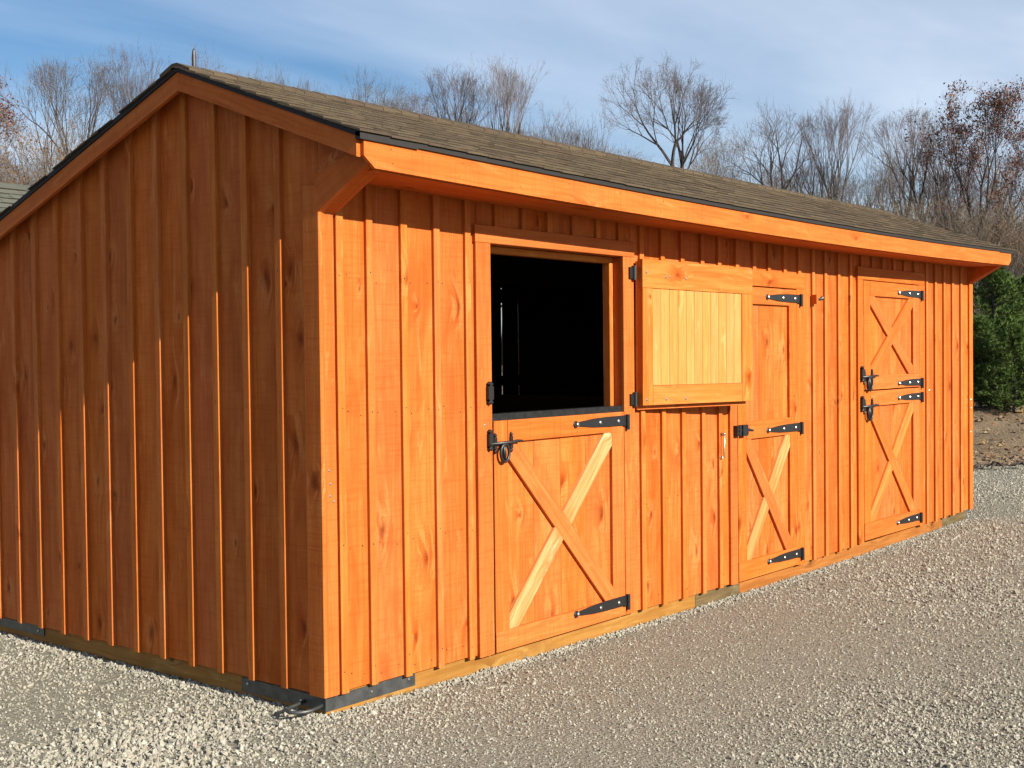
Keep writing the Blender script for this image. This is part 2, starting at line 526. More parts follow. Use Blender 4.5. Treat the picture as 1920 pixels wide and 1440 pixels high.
# far ground sheet, reaching the horizon
gx = [-600, -200, -80, -40, -20, 0, 20, 40, 60, 80, 120, 200, 600]
vs, fs = [], []
for y in gx:
    for x in gx:
        vs.append((x, y, -0.12 + (0.0 if abs(x)+abs(y) > 300 else 0.02*wn2(x, y))))
n = len(gx)
for j in range(n-1):
    for i in range(n-1):
        fs.append((j*n+i, j*n+i+1, (j+1)*n+i+1, (j+1)*n+i))
tag(mesh_obj('ground', vs, fs, M_LITTER), kind='structure')

# gravel yard; unseen near and left edges drawn in to weaken ground bounce
xs = np.concatenate([np.arange(-5.6, 10, 0.2), np.arange(10, 19, 0.6)])
ys = np.concatenate([np.arange(-11, -8, 1.0), np.arange(-8, 4, 0.2), np.arange(4, 14.1, 0.8)])
vs = [(x, y, gz(x, y)) for y in ys for x in xs]
n = len(xs)
fs = [(j*n+i, j*n+i+1, (j+1)*n+i+1, (j+1)*n+i) for j in range(len(ys)-1) for i in range(n-1)]
yard = tag(mesh_obj('gravel_yard', vs, fs, M_GRAV, smooth=True), kind='structure')

# earth bank beyond the yard (rises to the right behind the barn)
BX, BY = 13.9, 1.9
bdir = Vector((math.sin(1.25), math.cos(1.25), 0)); bside = Vector((-bdir.y, bdir.x, 0))
def bank_h(s, t):
    """s: metres from the bank foot, t: metres along it"""
    s = s + 0.35*wn2(t*1.7, 0.3) + 0.2*wn2(t*4.1, 1.0)
    base = 0.80*min(max(s/13.0, 0), 1)**0.8 + 0.02*max(s-13, 0)
    return base + (0.06*wn2(s*2.1, t*1.8)+0.035*wn2(s*6.3, t*5.2, 2)+0.02*wn2(s*13, t*11, 4))*min(max(s/0.8, 0), 1) - 0.03
def bank_pt(s, t):
    p = Vector((BX, BY, 0)) + bdir*s + bside*t
    return (p.x, p.y, bank_h(s, t))
sv = np.concatenate([np.arange(-0.5, 15, 0.2), np.arange(15, 120, 4.0)])
tv = np.concatenate([np.arange(-60, -12, 4.0), np.arange(-12, 12, 0.22), np.arange(12, 60, 4.0)])
vs = [bank_pt(float(s), float(t)) for s in sv for t in tv]
n = len(tv)
fs = [(j*n+i, (j+1)*n+i, (j+1)*n+i+1, j*n+i+1)[::-1] for j in range(len(sv)-1) for i in range(n-1)]
tag(mesh_obj('earth_bank', vs, fs, M_BANK, smooth=True), kind='structure')

# ------------------------------------------------------------------ barn
barn = tag(empty('horse_barn', (0, 0, 0)), 'long orange-stained board-and-batten horse barn with brown shingle roof', 'barn')
ZB = 0.103                       # bottom of the siding
ZS = 2.43                        # soffit
yr, zr = 0.908, 3.059            # ridge line (top of the shingles)
EY = -0.359                      # face of the front fascia
KF = (3.059-2.588)/(0.908+0.378)  # front slope
KR = 0.346                       # rear slope
def roof_top(y):
    return zr-(yr-y)*KF if y < yr else zr-(y-yr)*KR

# skids
def skid(x0, x1, m, label=None):
    o = plank('skid', barn, m, (x0, 0.02+0.14, S(x0)), X, Z, x1-x0, 0.098, 0.14, 0.004, sag=x0, seg=max(1, int((x1-x0)/0.4)))
    if label: o['label'] = label
    return o
skid(0.02, 3.232, M_SKID)
skid(3.236, 3.815, M_SKIDG, 'greyish weathered filler piece of the front skid')
skid(3.819, 7.630, M_SKIDO)
plank('skid', barn, M_SKIDG, (7.634, 0.17, S(7.634)+0.002), X, Z, 0.60, 0.095, 0.145, 0.004, k1=0.35)
plank('skid', barn, M_SKID, (0.02+0.14, 2.99, 0.004), -Y, Z, 2.99-0.165, 0.096, 0.14, 0.004)
plank('skid', barn, M_SKID, (8.20, 0.18, 0.004), Y, Z, 2.8, 0.096, 0.14, 0.004)
plank('skid', barn, M_SKID, (0.17, 2.85, 0.004), X, Z, 8.0, 0.096, 0.14, 0.004)

# corner plates with bolts, pulling loop
def plate(name, pts, label=None):
    vs, fs = [], []
    box(vs, fs, *pts)
    o = mesh_obj(name, vs, fs, M_PLATE, barn)
    if label: o['label'] = label
    return o
def bolt(parent, p, nrm, r=0.007, h=0.006, mat=None, n=8):
    nrm = Vector(nrm).normalized()
    a = Vector((0, 0, 1)) if abs(nrm.z) < 0.9 else Vector((1, 0, 0))
    e1 = nrm.cross(a).normalized(); e2 = nrm.cross(e1)
    vs, fs = [], []
    for k, (rr, hh) in enumerate(((1.0, 0.0), (1.0, 0.45), (0.6, 0.9))):
        for i in range(n):
            q = 2*math.pi*i/n
            vs.append((e1*math.cos(q)+e2*math.sin(q))*r*rr+nrm*h*hh)
    for k in range(2):
        for i in range(n):
            j = (i+1) % n
            fs.append((k*n+i, k*n+j, (k+1)*n+j, (k+1)*n+i))
    fs.append(tuple(2*n+i for i in range(n)))
    return mesh_obj('bolt', vs, fs, mat or M_ZINC, parent, Matrix.Translation(p))
pl = plate('corner_plate', ((0.012, 0.013, 0.024), (0.595, 0.0195, 0.088)), 'grey steel plate bolted round the near corner')
for bx_, bz in ((0.30, 0.056), (0.55, 0.062)): bolt(pl, (bx_, 0.013, bz), (0, -1, 0))
pg_ = plate('corner_plate', ((0.0125, 0.0195, 0.026), (0.0195, 0.612, 0.09)))
for by_, bz in ((0.18, 0.05), (0.565, 0.066)): bolt(pg_, (0.0125, by_, bz), (-1, 0, 0))
pr_ = plate('corner_plate', ((0.0125, 2.40, 0.045), (0.0195, 2.99, 0.098)))
bolt(pr_, (0.0125, 2.46, 0.07), (-1, 0, 0))
vs, fs = [], []
pts = [(0.014, 0.035, 0.052)]
for i in range(9):
    q = math.pi*i/8
    pts.append((-0.055-0.075*math.sin(q), 0.095-0.06*math.cos(q), 0.043))
pts.append((0.014, 0.155, 0.052))
tube(vs, fs, pts, [0.0085]*len(pts), 8)
mesh_obj('pull_loop', vs, fs, M_PLATE, barn, smooth=True)

# front wall: board and batten
BW = 0.043
batt = [0.086, 0.275, 0.503, 0.733, 0.966, 1.200, 1.424, 1.650, 1.876, 2.109, 2.335, 2.560, 2.795, 3.030, 3.276, 3.495, 3.735, 3.975, 4.195,
        4.435, 4.665, 4.895, 5.105, 5.342, 5.562, 5.775, 5.985, 6.205, 6.430, 6.655, 6.890, 7.166, 7.375, 7.592, 7.808, 8.030]
openings = [(1.05, 2.50, 2.30), (3.66, 4.73, 2.22), (5.71, 7.10, 2.32)]
def zstart(xa, xb):
    for a, b, z in openings:
        if xa > a-0.03 and xb < b+0.03: return z
    return None
edges = [0.0]+[b+BW/2 for b in batt]+[LEN]
for i in range(len(edges)-1):
    a, b = edges[i]+0.003, edges[i+1]-0.003
    z0 = ZB+random.uniform(-0.003, 0.003)
    # split a board that an opening cuts into
    cuts = [(a, b)]
    for oa, ob, oz in openings:
        new = []
        for (p_, q_) in cuts:
            if q_ <= oa+0.02 or p_ >= ob-0.02: new.append((p_, q_)); continue
            if p_ < oa: new.append((p_, oa+0.02))
            if q_ > ob: new.append((ob-0.02, q_))
            vfront('siding_board', barn, M_SID, max(p_, oa+0.023), min(q_, ob-0.023), oz-0.03, ZS+0.02, 0.02, 0.02)
        cuts = new
    for p_, q_ in cuts:
        if q_-p_ > 0.02:
            vfront('siding_board', barn, M_SID, p_, q_, z0, ZS+0.02, 0.02, 0.02+random.uniform(-0.001, 0.001))
for b in batt:
    z0 = zstart(b, b+BW)
    if z0 is None: z0 = ZB-0.004+random.uniform(-0.003, 0.003)
    j = random.uniform(-0.003, 0.003)
    vfront('batten', barn, M_BATT, b, b+BW+random.uniform(-0.002, 0.002), z0+0.02 if z0 > 1 else z0, ZS+0.01, 0.002, 0.021, 0.0025)
# corner boards
vfront('corner_board', barn, M_TRIM, 0.0005, 0.070, ZB-0.004, ZS, 0.0, 0.020)
vfront('corner_board', barn, M_TRIM, 8.262, LEN+0.002, ZB-0.004, ZS, 0.0, 0.020)
plank('corner_board', barn, M_TRIM, (0.0, -0.0208, ZB-0.004), Z, Y, 2.40-ZB, 0.107, 0.021)

# gable wall facing the camera's left
gb = [0.239, 0.478, 0.712, 0.943, 1.183, 1.417, 1.653, 1.888, 2.124, 2.360, 2.592, 2.822]
def under(y):
    return roof_top(y)-0.055
ge_ = [0.0]+[b+BW/2 for b in gb]+[DEP]
for i in range(len(ge_)-1):
    a, b = ge_[i]+0.003, ge_[i+1]-0.003
    parts = [(a, b)] if not (a < yr < b) else [(a, yr-0.001), (yr+0.001, b)]
    if parts[0][1] == yr-0.001:
        # the board under the ridge has a peaked top
        z0 = ZB+0.002
        loc = [(0, 0), (b-a, 0), (b-a, 0.0), ]
        vs = []; W_ = b-a
        for t in (0, 0.02):
            vs += [(0, 0, t), (0, W_, t), (under(b)-z0, W_, t), (under(yr)-z0, yr-a, t), (under(a)-z0, 0, t)]
        fs = [(0, 4, 3, 2, 1)[::-1][::-1], (5, 6, 7, 8, 9)]
        for k in range(5):
            kk = (k+1) % 5
            fs.append((k, kk, 5+kk, 5+k))
        mesh_obj('siding_board', vs, fs, M_SID, barn, frame((0.02, a, z0), Z, Y))
        continue
    z0 = ZB+random.uniform(-0.003, 0.003)
    L = under(a)-z0
    plank('siding_board', barn, M_SID, (0.02, a, z0), Z, Y, L, b-a, 0.02+random.uniform(-0.0012, 0.0012), k1=(under(b)-under(a))/(b-a))
for b in gb:
    z0 = ZB-0.004+random.uniform(-0.004, 0.004)
    L = under(b)-z0
    plank('batten', barn, M_BATT, (0.002, b, z0), Z, Y, L, BW+random.uniform(-0.002, 0.002), 0.0235, 0.0025, k1=(under(b+BW)-under(b))/BW)

# eave return: triangle of siding and knee brace at both ends of the front eave
for sx, xo in ((-1, 0.0), (1, LEN)):
    s0 = 0
    ysec = [(0.0, 2.26), (0.0, under(0.0)), (EY+0.022, under(EY+0.022)), (EY+0.022, 2.47)]
    vs = []
    for t in ((0.0, 0.02) if sx < 0 else (-0.02, 0.0)):
        vs += [(xo+t, y_, z_) for y_, z_ in ysec]
    fs = [(0, 1, 2, 3), (7, 6, 5, 4)]+[(k, 4+k, 4+(k+1) % 4, (k+1) % 4) for k in range(4)]
    mesh_obj('eave_return', vs, fs, M_SID, barn)
    # knee brace, a square timber at about 45 degrees
    a = Vector((0, -0.001, 2.265)); 
    e = Vector((0, EY+0.022, 2.452))
    u = (e-a).normalized(); nn = Vector((0, -u.z, u.y))
    w = 0.125
    xa = -0.022 if sx < 0 else LEN-0.085
    P = [a, e, e+Vector((0, 0, 0.10)), Vector((0, -0.001, 2.265+0.17))]
    vs = []
    for t in (0, 0.107):
        for p_ in P: vs.append((xa+t, p_.y, p_.z))
    fs = [(0, 1, 2, 3)[::-1], (4, 5, 6, 7)]+[(k, (k+1) % 4, 4+(k+1) % 4, 4+k) for k in range(4)]
    # local frame along the grain
    Mx = frame(a, u, X if sx < 0 else X)
    inv = Mx.inverted()
    mesh_obj('knee_brace', [inv @ Vector(v) for v in vs], fs, M_TRIM, barn, Mx)

# other walls
for i in range(13):
    a = i*DEP/13+0.001; b = (i+1)*DEP/13-0.001
    if a < yr < b: b2 = b
    plank('siding_board', barn, M_SID, (LEN-0.02, b, ZB), Z, -Y, min(under(a), under(b))-ZB, b-a, 0.02)
zrw = under(DEP)+0.019
y_ = 0.03; k = 0
while y_ < LEN-0.05:
    wdt = 0.232; gap = {20: 0.022, 21: 0.014}.get(k, 0.003)
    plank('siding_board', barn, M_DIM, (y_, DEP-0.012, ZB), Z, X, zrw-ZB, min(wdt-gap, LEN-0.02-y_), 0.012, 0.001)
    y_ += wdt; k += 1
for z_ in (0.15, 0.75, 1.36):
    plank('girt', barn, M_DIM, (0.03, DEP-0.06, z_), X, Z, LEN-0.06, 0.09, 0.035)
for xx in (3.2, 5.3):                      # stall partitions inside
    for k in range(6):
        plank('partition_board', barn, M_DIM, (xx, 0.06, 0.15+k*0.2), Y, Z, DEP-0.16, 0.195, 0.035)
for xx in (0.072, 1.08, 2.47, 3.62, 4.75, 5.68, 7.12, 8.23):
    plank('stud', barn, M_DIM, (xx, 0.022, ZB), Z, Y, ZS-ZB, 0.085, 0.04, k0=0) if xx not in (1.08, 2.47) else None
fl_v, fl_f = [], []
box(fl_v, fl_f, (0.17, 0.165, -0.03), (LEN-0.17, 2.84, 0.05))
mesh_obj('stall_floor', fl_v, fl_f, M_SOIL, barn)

# roof: deck, soffit, fascia, rakes, shingles
RX0, RX1 = -0.083, LEN+0.083
REY = DEP+0.12
def sag_fn(p): return (p[0], p[1], p[2]+S(p[0])*max(0.0, min(1.0, (yr-p[1])/(yr-EY))))
def slab(name, y0, y1, top, th, mat, x0=RX0, x1=RX1, seg=18):
    vs, fs = [], []
    for i in range(seg+1):
        x = x0+(x1-x0)*i/seg
        for (yy, dz_) in ((y0, 0), (y1, 0), (y1, -th), (y0, -th)):
            vs.append(sag_fn((x, yy, top(yy)+dz_)))
    for i in range(seg):
        a = i*4
        for k in range(4):
            kk = (k+1) % 4
            fs.append((a+k, a+kk, a+4+kk, a+4+k))
    fs += [(0, 3, 2, 1), (seg*4, seg*4+1, seg*4+2, seg*4+3)]
    return mesh_obj(name, vs, fs, mat, barn)
dk = lambda y: roof_top(y)-0.016
slab('roof_deck', EY-0.004, yr, dk, 0.018, M_DECK)
slab('roof_deck', yr, REY, dk, 0.018, M_DECK)
slab('soffit', EY+0.024, 0.0, lambda y: ZS+0.014, 0.013, M_TRIM, x0=0.02, x1=LEN-0.02)

def fascia():
    z0, z1 = 2.436, 2.560
    x0, x1 = -0.062, 8.418
    loc = []
    seg = 26
    for i in range(seg+1):
        x = x0+(x1-x0)*i/seg
        lo = z0+S(x)
        loc.append((x, lo))
    vs = []
    xs_ = [x0, x0+0.065]+[x0+0.065+(x1-x0-0.13)*i/seg for i in range(1, seg)]+[x1-0.065, x1]
    for t in (0, 0.02):
        for x in xs_:
            lo = z0+S(x)
            if x in (x0, x1): lo = z0+0.048
            vs.append((x-x0, lo-z0, t)); vs.append((x-x0, z1+S(x)-z0, t))
    n_ = len(xs_); o_ = 2*n_
    fs = []
    for i in range(n_-1):
        a = 2*i
        fs += [(a, a+1, a+3, a+2), (o_+a, o_+a+2, o_+a+3, o_+a+1), (a, a+2, o_+a+2, o_+a), (a+1, o_+a+1, o_+a+3, a+3)]
    fs += [(0, o_, o_+1, 1), (2*n_-2, 2*n_-1, o_+2*n_-1, o_+2*n_-2)]
    return mesh_obj('fascia', vs, fs, M_TRIM, barn, frame((x0, EY+0.02, z0), X, Z))
fascia()
plank('fascia', barn, M_TRIM, (8.41, REY-0.02, roof_top(REY)-0.17), -X, Z, 8.47, 0.13, 0.02)
# drip edges
vs, fs = [], []
for i in range(24):
    xa = RX0-0.010+(RX1-RX0+0.020)*i/24; xb = RX0-0.010+(RX1-RX0+0.020)*(i+1)/24
    box(vs, fs, (xa, EY-0.011, 2.550), (xb, EY+0.019, 2.582), sag_fn) if i in (0, 23) else box(vs, fs, (xa, EY-0.011, 2.556), (xb, EY-0.002, 2.582), sag_fn)
mesh_obj('drip_edge', vs, fs, M_DRIP, barn)
# rake boards and dark rake drip edges
for xo, u_ in ((RX0+0.02, 1), (RX1-0.02, -1)):
    for y0, y1 in ((EY+0.021, yr), (yr, REY)):
        a = Vector((xo, y0, roof_top(y0)-0.036-0.088)); b = Vector((xo, y1, roof_top(y1)-0.036-0.088))
        uu = (b-a).normalized(); L = (b-a).length
        sl = uu.z/uu.y
        vs = [(0, 0, 0)]
        # vertical end cuts: build straight from world points
        W = []
        for t in (0, 0.022):
            xx = xo-t*u_
            W += [Vector((xx, y0, a.z)), Vector((xx, y1, b.z)), Vector((xx, y1, b.z+0.088)), Vector((xx, y0, a.z+0.088))]
        Mx = frame(a, uu, Vector((-1*u_, 0, 0)).cross(uu))
        inv = Mx.inverted()
        fs = [(0, 1, 2, 3), (7, 6, 5, 4)]+[(k, 4+k, 4+(k+1) % 4, (k+1) % 4) for k in range(4)]
        mesh_obj('rake_board', [inv @ v for v in W], fs, M_TRIM, barn, Mx)
        vs, fs = [], []
        for k_, xx in enumerate((xo-0.030*u_, xo+0.01*u_)):
            vs += [(xx, y0-(0.03 if y0 < 0 else 0), roof_top(y0)-0.034-(0.03*KF if y0 < 0 else 0)), (xx, y1, roof_top(y1)-0.034), (xx, y1, roof_top(y1)-0.008), (xx, y0-(0.03 if y0 < 0 else 0), roof_top(y0)-0.008-(0.03*KF if y0 < 0 else 0))]
        fs = [(0, 1, 2, 3), (7, 6, 5, 4)]+[(k, 4+k, 4+(k+1) % 4, (k+1) % 4) for k in range(4)]
        mesh_obj('drip_edge', vs, fs, M_DRIP, barn)

# shingles
def shingle_mesh(w):
    """laminated tab: pale lower half, dark shadow band above it"""
    me = bpy.data.meshes.new('shingle')
    h = 0.20; t = 0.0055; m = 0.052
    vs = [(0, 0, -0.003), (w, 0, -0.003), (w, h, -0.010), (0, h, -0.010), (0.001, 0.001, t), (w-0.001, 0.001, t),
          (w-0.001, m, t-0.0025), (0.001, m, t-0.0025), (w-0.001, h, -0.004), (0.001, h, -0.004)]
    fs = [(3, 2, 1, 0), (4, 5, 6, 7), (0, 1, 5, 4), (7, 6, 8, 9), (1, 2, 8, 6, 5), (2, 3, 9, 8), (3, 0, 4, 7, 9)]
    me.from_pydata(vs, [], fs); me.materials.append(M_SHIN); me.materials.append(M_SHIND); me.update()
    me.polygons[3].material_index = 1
    return me
widths = [0.11, 0.15, 0.19, 0.235, 0.28]
smesh = [shingle_mesh(w-0.0015) for w in widths]
slope_len = math.hypot(yr-(EY-0.02), (yr-(EY-0.02))*KF)
vdir = Vector((0, 1, KF)).normalized()
tabs = []
ncourse = 11
expo = (slope_len-0.06)/ncourse
for c_ in range(ncourse+1):
    x = RX0-0.022-random.uniform(0, 0.1)
    x = RX0-0.022
    first = True
    while x < RX1+0.02:
        k = random.randrange(len(widths)); w = widths[k]
        if first: k = random.randrange(1, 4); w = widths[k]; first = False
        if x+w > RX1+0.03:
            k = 0; w = widths[0]
            if x+w > RX1+0.05: break
        yb = EY-0.022+vdir.y*expo*c_
        p = Vector((x, yb, roof_top(yb)-0.006+random.uniform(0, 0.003)))
        p.z += S(x+w/2)*max(0, min(1, (yr-yb)/(yr-EY)))
        if yb < yr-0.05: tabs.append((p, k))
        x += w
tabs.sort(key=lambda t: (t[0]-CAM).length)
rest_v, rest_f = [], []
NS = 295
Rm = frame((0, 0, 0), X, vdir)
for i, (p, k) in enumerate(tabs):
    tl = random.uniform(-0.006, 0.006)
    M4 = Matrix.Translation(p) @ Rm @ Matrix.Rotation(tl, 4, 'Z') @ Matrix.Diagonal((1, min(1.0, (yr-0.004-p.y)/vdir.y/0.2), 1, 1))
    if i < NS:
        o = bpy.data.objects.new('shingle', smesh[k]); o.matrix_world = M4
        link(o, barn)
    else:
        b0 = len(rest_v)
        rest_v += [M4 @ v.co for v in smesh[k].vertices]
        rest_f += [tuple(b0+q for q in pl_.vertices) for pl_ in smesh[k].polygons]
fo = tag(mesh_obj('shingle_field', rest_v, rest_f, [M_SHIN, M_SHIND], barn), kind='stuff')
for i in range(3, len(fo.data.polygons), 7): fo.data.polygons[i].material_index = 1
# rear slope shingles, joined
vs, fs = [], []
rl = (REY+0.02-yr); vdr = Vector((0, -1, KR)).normalized()
Rr = frame((0, 0, 0), -X, vdr)
for c_ in range(int(rl/0.135)+1):
    x = RX1+0.022
    while x > RX0:
        k = random.randrange(len(widths)); w = widths[k]
        if x-w < RX0-0.03: w = x-RX0+0.022; 
        if w < 0.05: break
        yb = REY+0.022-vdr.y*-1*0 - abs(vdr.y)*0.135*c_
        if yb > yr+0.06:
            b0 = len(vs)
            M4 = Matrix.Translation((x, yb, roof_top(yb)-0.006+random.uniform(0, 0.003))) @ Rr
            for v in smesh[2].vertices:
                q_ = v.co.copy(); q_.x *= w/widths[2]; q_.z *= 0.8; q_.y *= min(1.0, (yb-yr-0.004)/abs(vdr.y)/0.2)
                vs.append(M4 @ q_)
            fs += [tuple(b0+q for q in pl_.vertices) for pl_ in smesh[2].polygons]
        x -= w
tag(mesh_obj('rear_shingle_field', vs, fs, M_SHIN, barn), kind='stuff')
# ridge caps, joined because each is under ten pixels
vs, fs = [], []
x = RX0-0.02
while x < RX1+0.02:
    for (xa, xb, lift) in ((x, min(x+0.2, RX1+0.03), 0.0),):
        b0 = len(vs)
        prof = [(-0.12, -0.12*KF), (-0.02, -0.004), (0.02, -0.004), (0.12, -0.12*KR)]
        for xx, l_ in ((xa, 0.0085), (xb, 0.006)):
            tp = 1.0 if xx == xa else 0.95
            for yy, zz in prof: vs.append((xx, yr+yy*tp, zr+zz*tp+l_))
            for yy, zz in prof: vs.append((xx, yr+yy*tp, zr+zz*tp+l_-0.020))
        for q_ in range(3):
            fs.append((b0+q_, b0+8+q_, b0+9+q_, b0+q_+1))
            fs.append((b0+q_, b0+q_+1, b0+q_+5, b0+q_+4))
        fs.append((b0, b0+4, b0+12, b0+8)); fs.append((b0+3, b0+11, b0+15, b0+7))
    x += 0.145
tag(mesh_obj('ridge_cap', vs, fs, M_SHIN, barn), kind='stuff')

# ------------------------------------------------------------------ doors
def strap_hinge(parent, xr, zc, yb, dz):
    """black strap hinge; xr is the pin end"""
    L = 0.545
    prof = [(0, 0), (0.012, 0.020), (0.030, 0.020), (0.045, 0.010), (0.062, 0.014), (0.19, 0.025), (0.33, 0.030), (0.545, 0.031),
            (0.545, -0.036), (0.50, -0.036), (0.488, -0.030), (0.33, -0.029), (0.19, -0.025), (0.062, -0.014), (0.045, -0.010), (0.030, -0.020), (0.012, -0.020)]
    o = prism('strap_hinge', parent, M_IRON, [(xr-L+a, zc+b+dz) for a, b in prof], 0, yb, 0.007)
    vs, fs = [], []
    tube(vs, fs, [(xr-0.012, yb-0.012, zc+dz-0.055), (xr-0.012, yb-0.012, zc+dz+0.036)], [0.012, 0.012], 10)
    mesh_obj('hinge_pin', vs, fs, M_IRON, parent, smooth=False)
    for a in (0.035, 0.255, 0.44):
        bolt(parent, (xr-L+a, yb-0.007, zc+dz), (0, -1, 0), 0.011, 0.008)
    return o

def spade(xc, zc, h, w):
    """small latch plate with pointed ends"""
    return [(xc-w, zc-h*0.55), (xc-w*0.45, zc-h*0.62), (xc-w*0.9, zc-h*0.8), (xc, zc-h), (xc+w*0.9, zc-h*0.8), (xc+w*0.45, zc-h*0.62), (xc+w, zc-h*0.55),
            (xc+w, zc+h*0.55), (xc+w*0.45, zc+h*0.62), (xc+w*0.9, zc+h*0.8), (xc, zc+h), (xc-w*0.9, zc+h*0.8), (xc-w*0.45, zc+h*0.62), (xc-w, zc+h*0.55)]

def ring_latch(parent, x, z, yb, dz, keeper=True, s=1.0):
    """bolt latch: keeper on the jamb, two guide plates, bolt bar and hanging ring"""
    if keeper:
        prism('latch_keeper', parent, M_IRON, spade(x-0.045*s, z+0.02*s+dz, 0.056*s, 0.016*s), math.pi/2, yb+0.002, 0.022*s)
    for q in (0.0, 0.13*s):
        prism('latch_guide', parent, M_IRON, spade(x+q, z+dz, 0.054*s, 0.011*s), math.pi/2, yb, 0.012*s)
    vs, fs = [], []
    tube(vs, fs, [(x-0.06*s, yb-0.016*s, z+dz), (x+0.14*s, yb-0.016*s, z+dz), (x+0.16*s, yb-0.02*s, z+dz+0.006*s), (x+0.20*s, yb-0.024*s, z+dz+0.004*s)], [0.0095*s, 0.0095*s, 0.008*s, 0.006*s], 8)
    mesh_obj('latch_bolt', vs, fs, M_IRON, parent, smooth=True)
    vs, fs = [], []
    pts = [(x+0.055*s+0.034*s*math.sin(2*math.pi*i/16), yb-0.024*s, z+dz-0.052*s+0.046*s*math.cos(2*math.pi*i/16)) for i in range(17)]
    tube(vs, fs, pts, [0.0085*s]*17, 7, cap=False)
    tube(vs, fs, [(x+0.055*s, yb-0.02*s, z+dz+0.002), (x+0.05*s, yb-0.022*s, z+dz-0.05*s), (x+0.06*s, yb-0.02*s, z+dz-0.098*s)], [0.009*s, 0.012*s, 0.007*s], 7)
    mesh_obj('latch_ring', vs, fs, M_IRON, parent, smooth=True)

def door(name, label, x0, x1, z0, z1, rails, panels, sl, sr, planks, dz):
    """rails: list of (z0,z1); panels: (z0, z1, brace order or None)"""
    vs, fs = [], []
    box(vs, fs, (x0+0.003, 0.004, z0+dz+0.003), (x1-0.003, 0.022, z1+dz-0.003))
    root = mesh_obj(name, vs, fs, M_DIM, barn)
    if label: root['label'] = label
    n_ = planks; wv_ = (sr-sl)/n_
    for i in range(n_):
        a = sl+wv_*i+0.001; b = sl+wv_*(i+1)-0.001
        for (pz0, pz1, _) in panels:
            vfront('plank', root, M_SID, a, b, pz0-0.01, pz1+0.01, 0.004, 0.006, 0.0015, dz=dz)
    zlo = rails[0][1]+0.0015
    vfront('stile', root, M_TRIM, x0, sl, zlo, z1, 0.003, 0.026, dz=dz)
    vfront('stile', root, M_TRIM, sr, x1, zlo, z1, 0.003, 0.026, dz=dz)
    for i, (a, b) in enumerate(rails):
        hfront('rail', root, M_TRIM, x0 if i == 0 else sl+0.0015, x1 if i == 0 else sr-0.0015, a, b, 0.003, 0.0265, dz=dz)
    for (pz0, pz1, order) in panels:
        if not order: continue
        w = 0.108
        for up in (True, False):
            poly, ang = brace_poly(sl, sr, pz0, pz1, w, up)
            top = (order == 'up') == up
            m = M_TRIM
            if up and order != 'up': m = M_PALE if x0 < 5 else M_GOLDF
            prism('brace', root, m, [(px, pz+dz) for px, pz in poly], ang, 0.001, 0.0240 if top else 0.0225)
    return root

dz1 = S(1.77)
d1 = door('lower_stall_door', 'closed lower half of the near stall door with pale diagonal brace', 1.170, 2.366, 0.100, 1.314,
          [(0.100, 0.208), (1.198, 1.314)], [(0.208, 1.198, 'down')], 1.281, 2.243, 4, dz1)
strap_hinge(d1, 2.402, 1.262, -0.0235, dz1)
strap_hinge(d1, 2.390, 0.188, -0.0235, dz1)
ring_latch(d1, 1.172, 1.198, -0.0235, dz1)
# metal chew guard on the top edge
vs, fs = [], []
box(vs, fs, (1.172, -0.006, 1.314+dz1), (2.382, 0.055, 1.350+dz1))
mesh_obj('chew_guard', vs, fs, M_GUARD, d1)

dz2 = S(4.2)
d2 = door('feed_room_door', 'narrow full-height door with flat upper panel and braced lower panel', 3.741, 4.620, 0.105, 2.127,
          [(0.105, 0.236), (1.073, 1.196), (2.008, 2.127)], [(0.236, 1.073, 'down'), (1.196, 2.008, None)], 3.856, 4.506, 3, dz2)
for z_ in (2.062, 1.121, 0.190): strap_hinge(d2, 4.686, z_, -0.0235, dz2)
# block latch
vs, fs = [], []
box(vs, fs, (3.675, -0.055, 1.108+dz2), (3.735, -0.021, 1.178+dz2))
box(vs, fs, (3.745, -0.060, 1.104+dz2), (3.815, -0.0235, 1.180+dz2))
tube(vs, fs, [(3.68, -0.04, 1.143+dz2), (3.84, -0.045, 1.143+dz2), (3.885, -0.06, 1.136+dz2)], [0.014, 0.012, 0.007], 8)
for q in (1.116, 1.143, 1.170): tube(vs, fs, [(3.70, -0.057, q+dz2), (3.70, -0.062, q+dz2)], [0.011, 0.008], 8)
mesh_obj('latch_block', vs, fs, M_IRON, d2)

dz3 = S(6.4)
d3 = door('lower_stall_door', 'closed lower half of the far stall door with braces', 5.812, 6.984, 0.122, 1.336,
          [(0.122, 0.262), (1.212, 1.336)], [(0.262, 1.212, 'down')], 5.935, 6.846, 4, dz3)
strap_hinge(d3, 7.036, 1.262, -0.0235, dz3); strap_hinge(d3, 7.000, 0.198, -0.0235, dz3)
ring_latch(d3, 5.80, 1.215, -0.0235, dz3, s=1.15)
d3u = door('upper_stall_door', 'closed upper half of the far stall door with braces', 5.812, 6.984, 1.346, 2.234,
           [(1.346, 1.462), (2.114, 2.234)], [(1.462, 2.114, 'up')], 5.935, 6.846, 4, dz3)
strap_hinge(d3u, 7.041, 2.157, -0.0235, dz3); strap_hinge(d3u, 7.037, 1.387, -0.0235, dz3)
ring_latch(d3u, 5.80, 1.455, -0.0235, dz3, s=1.15)

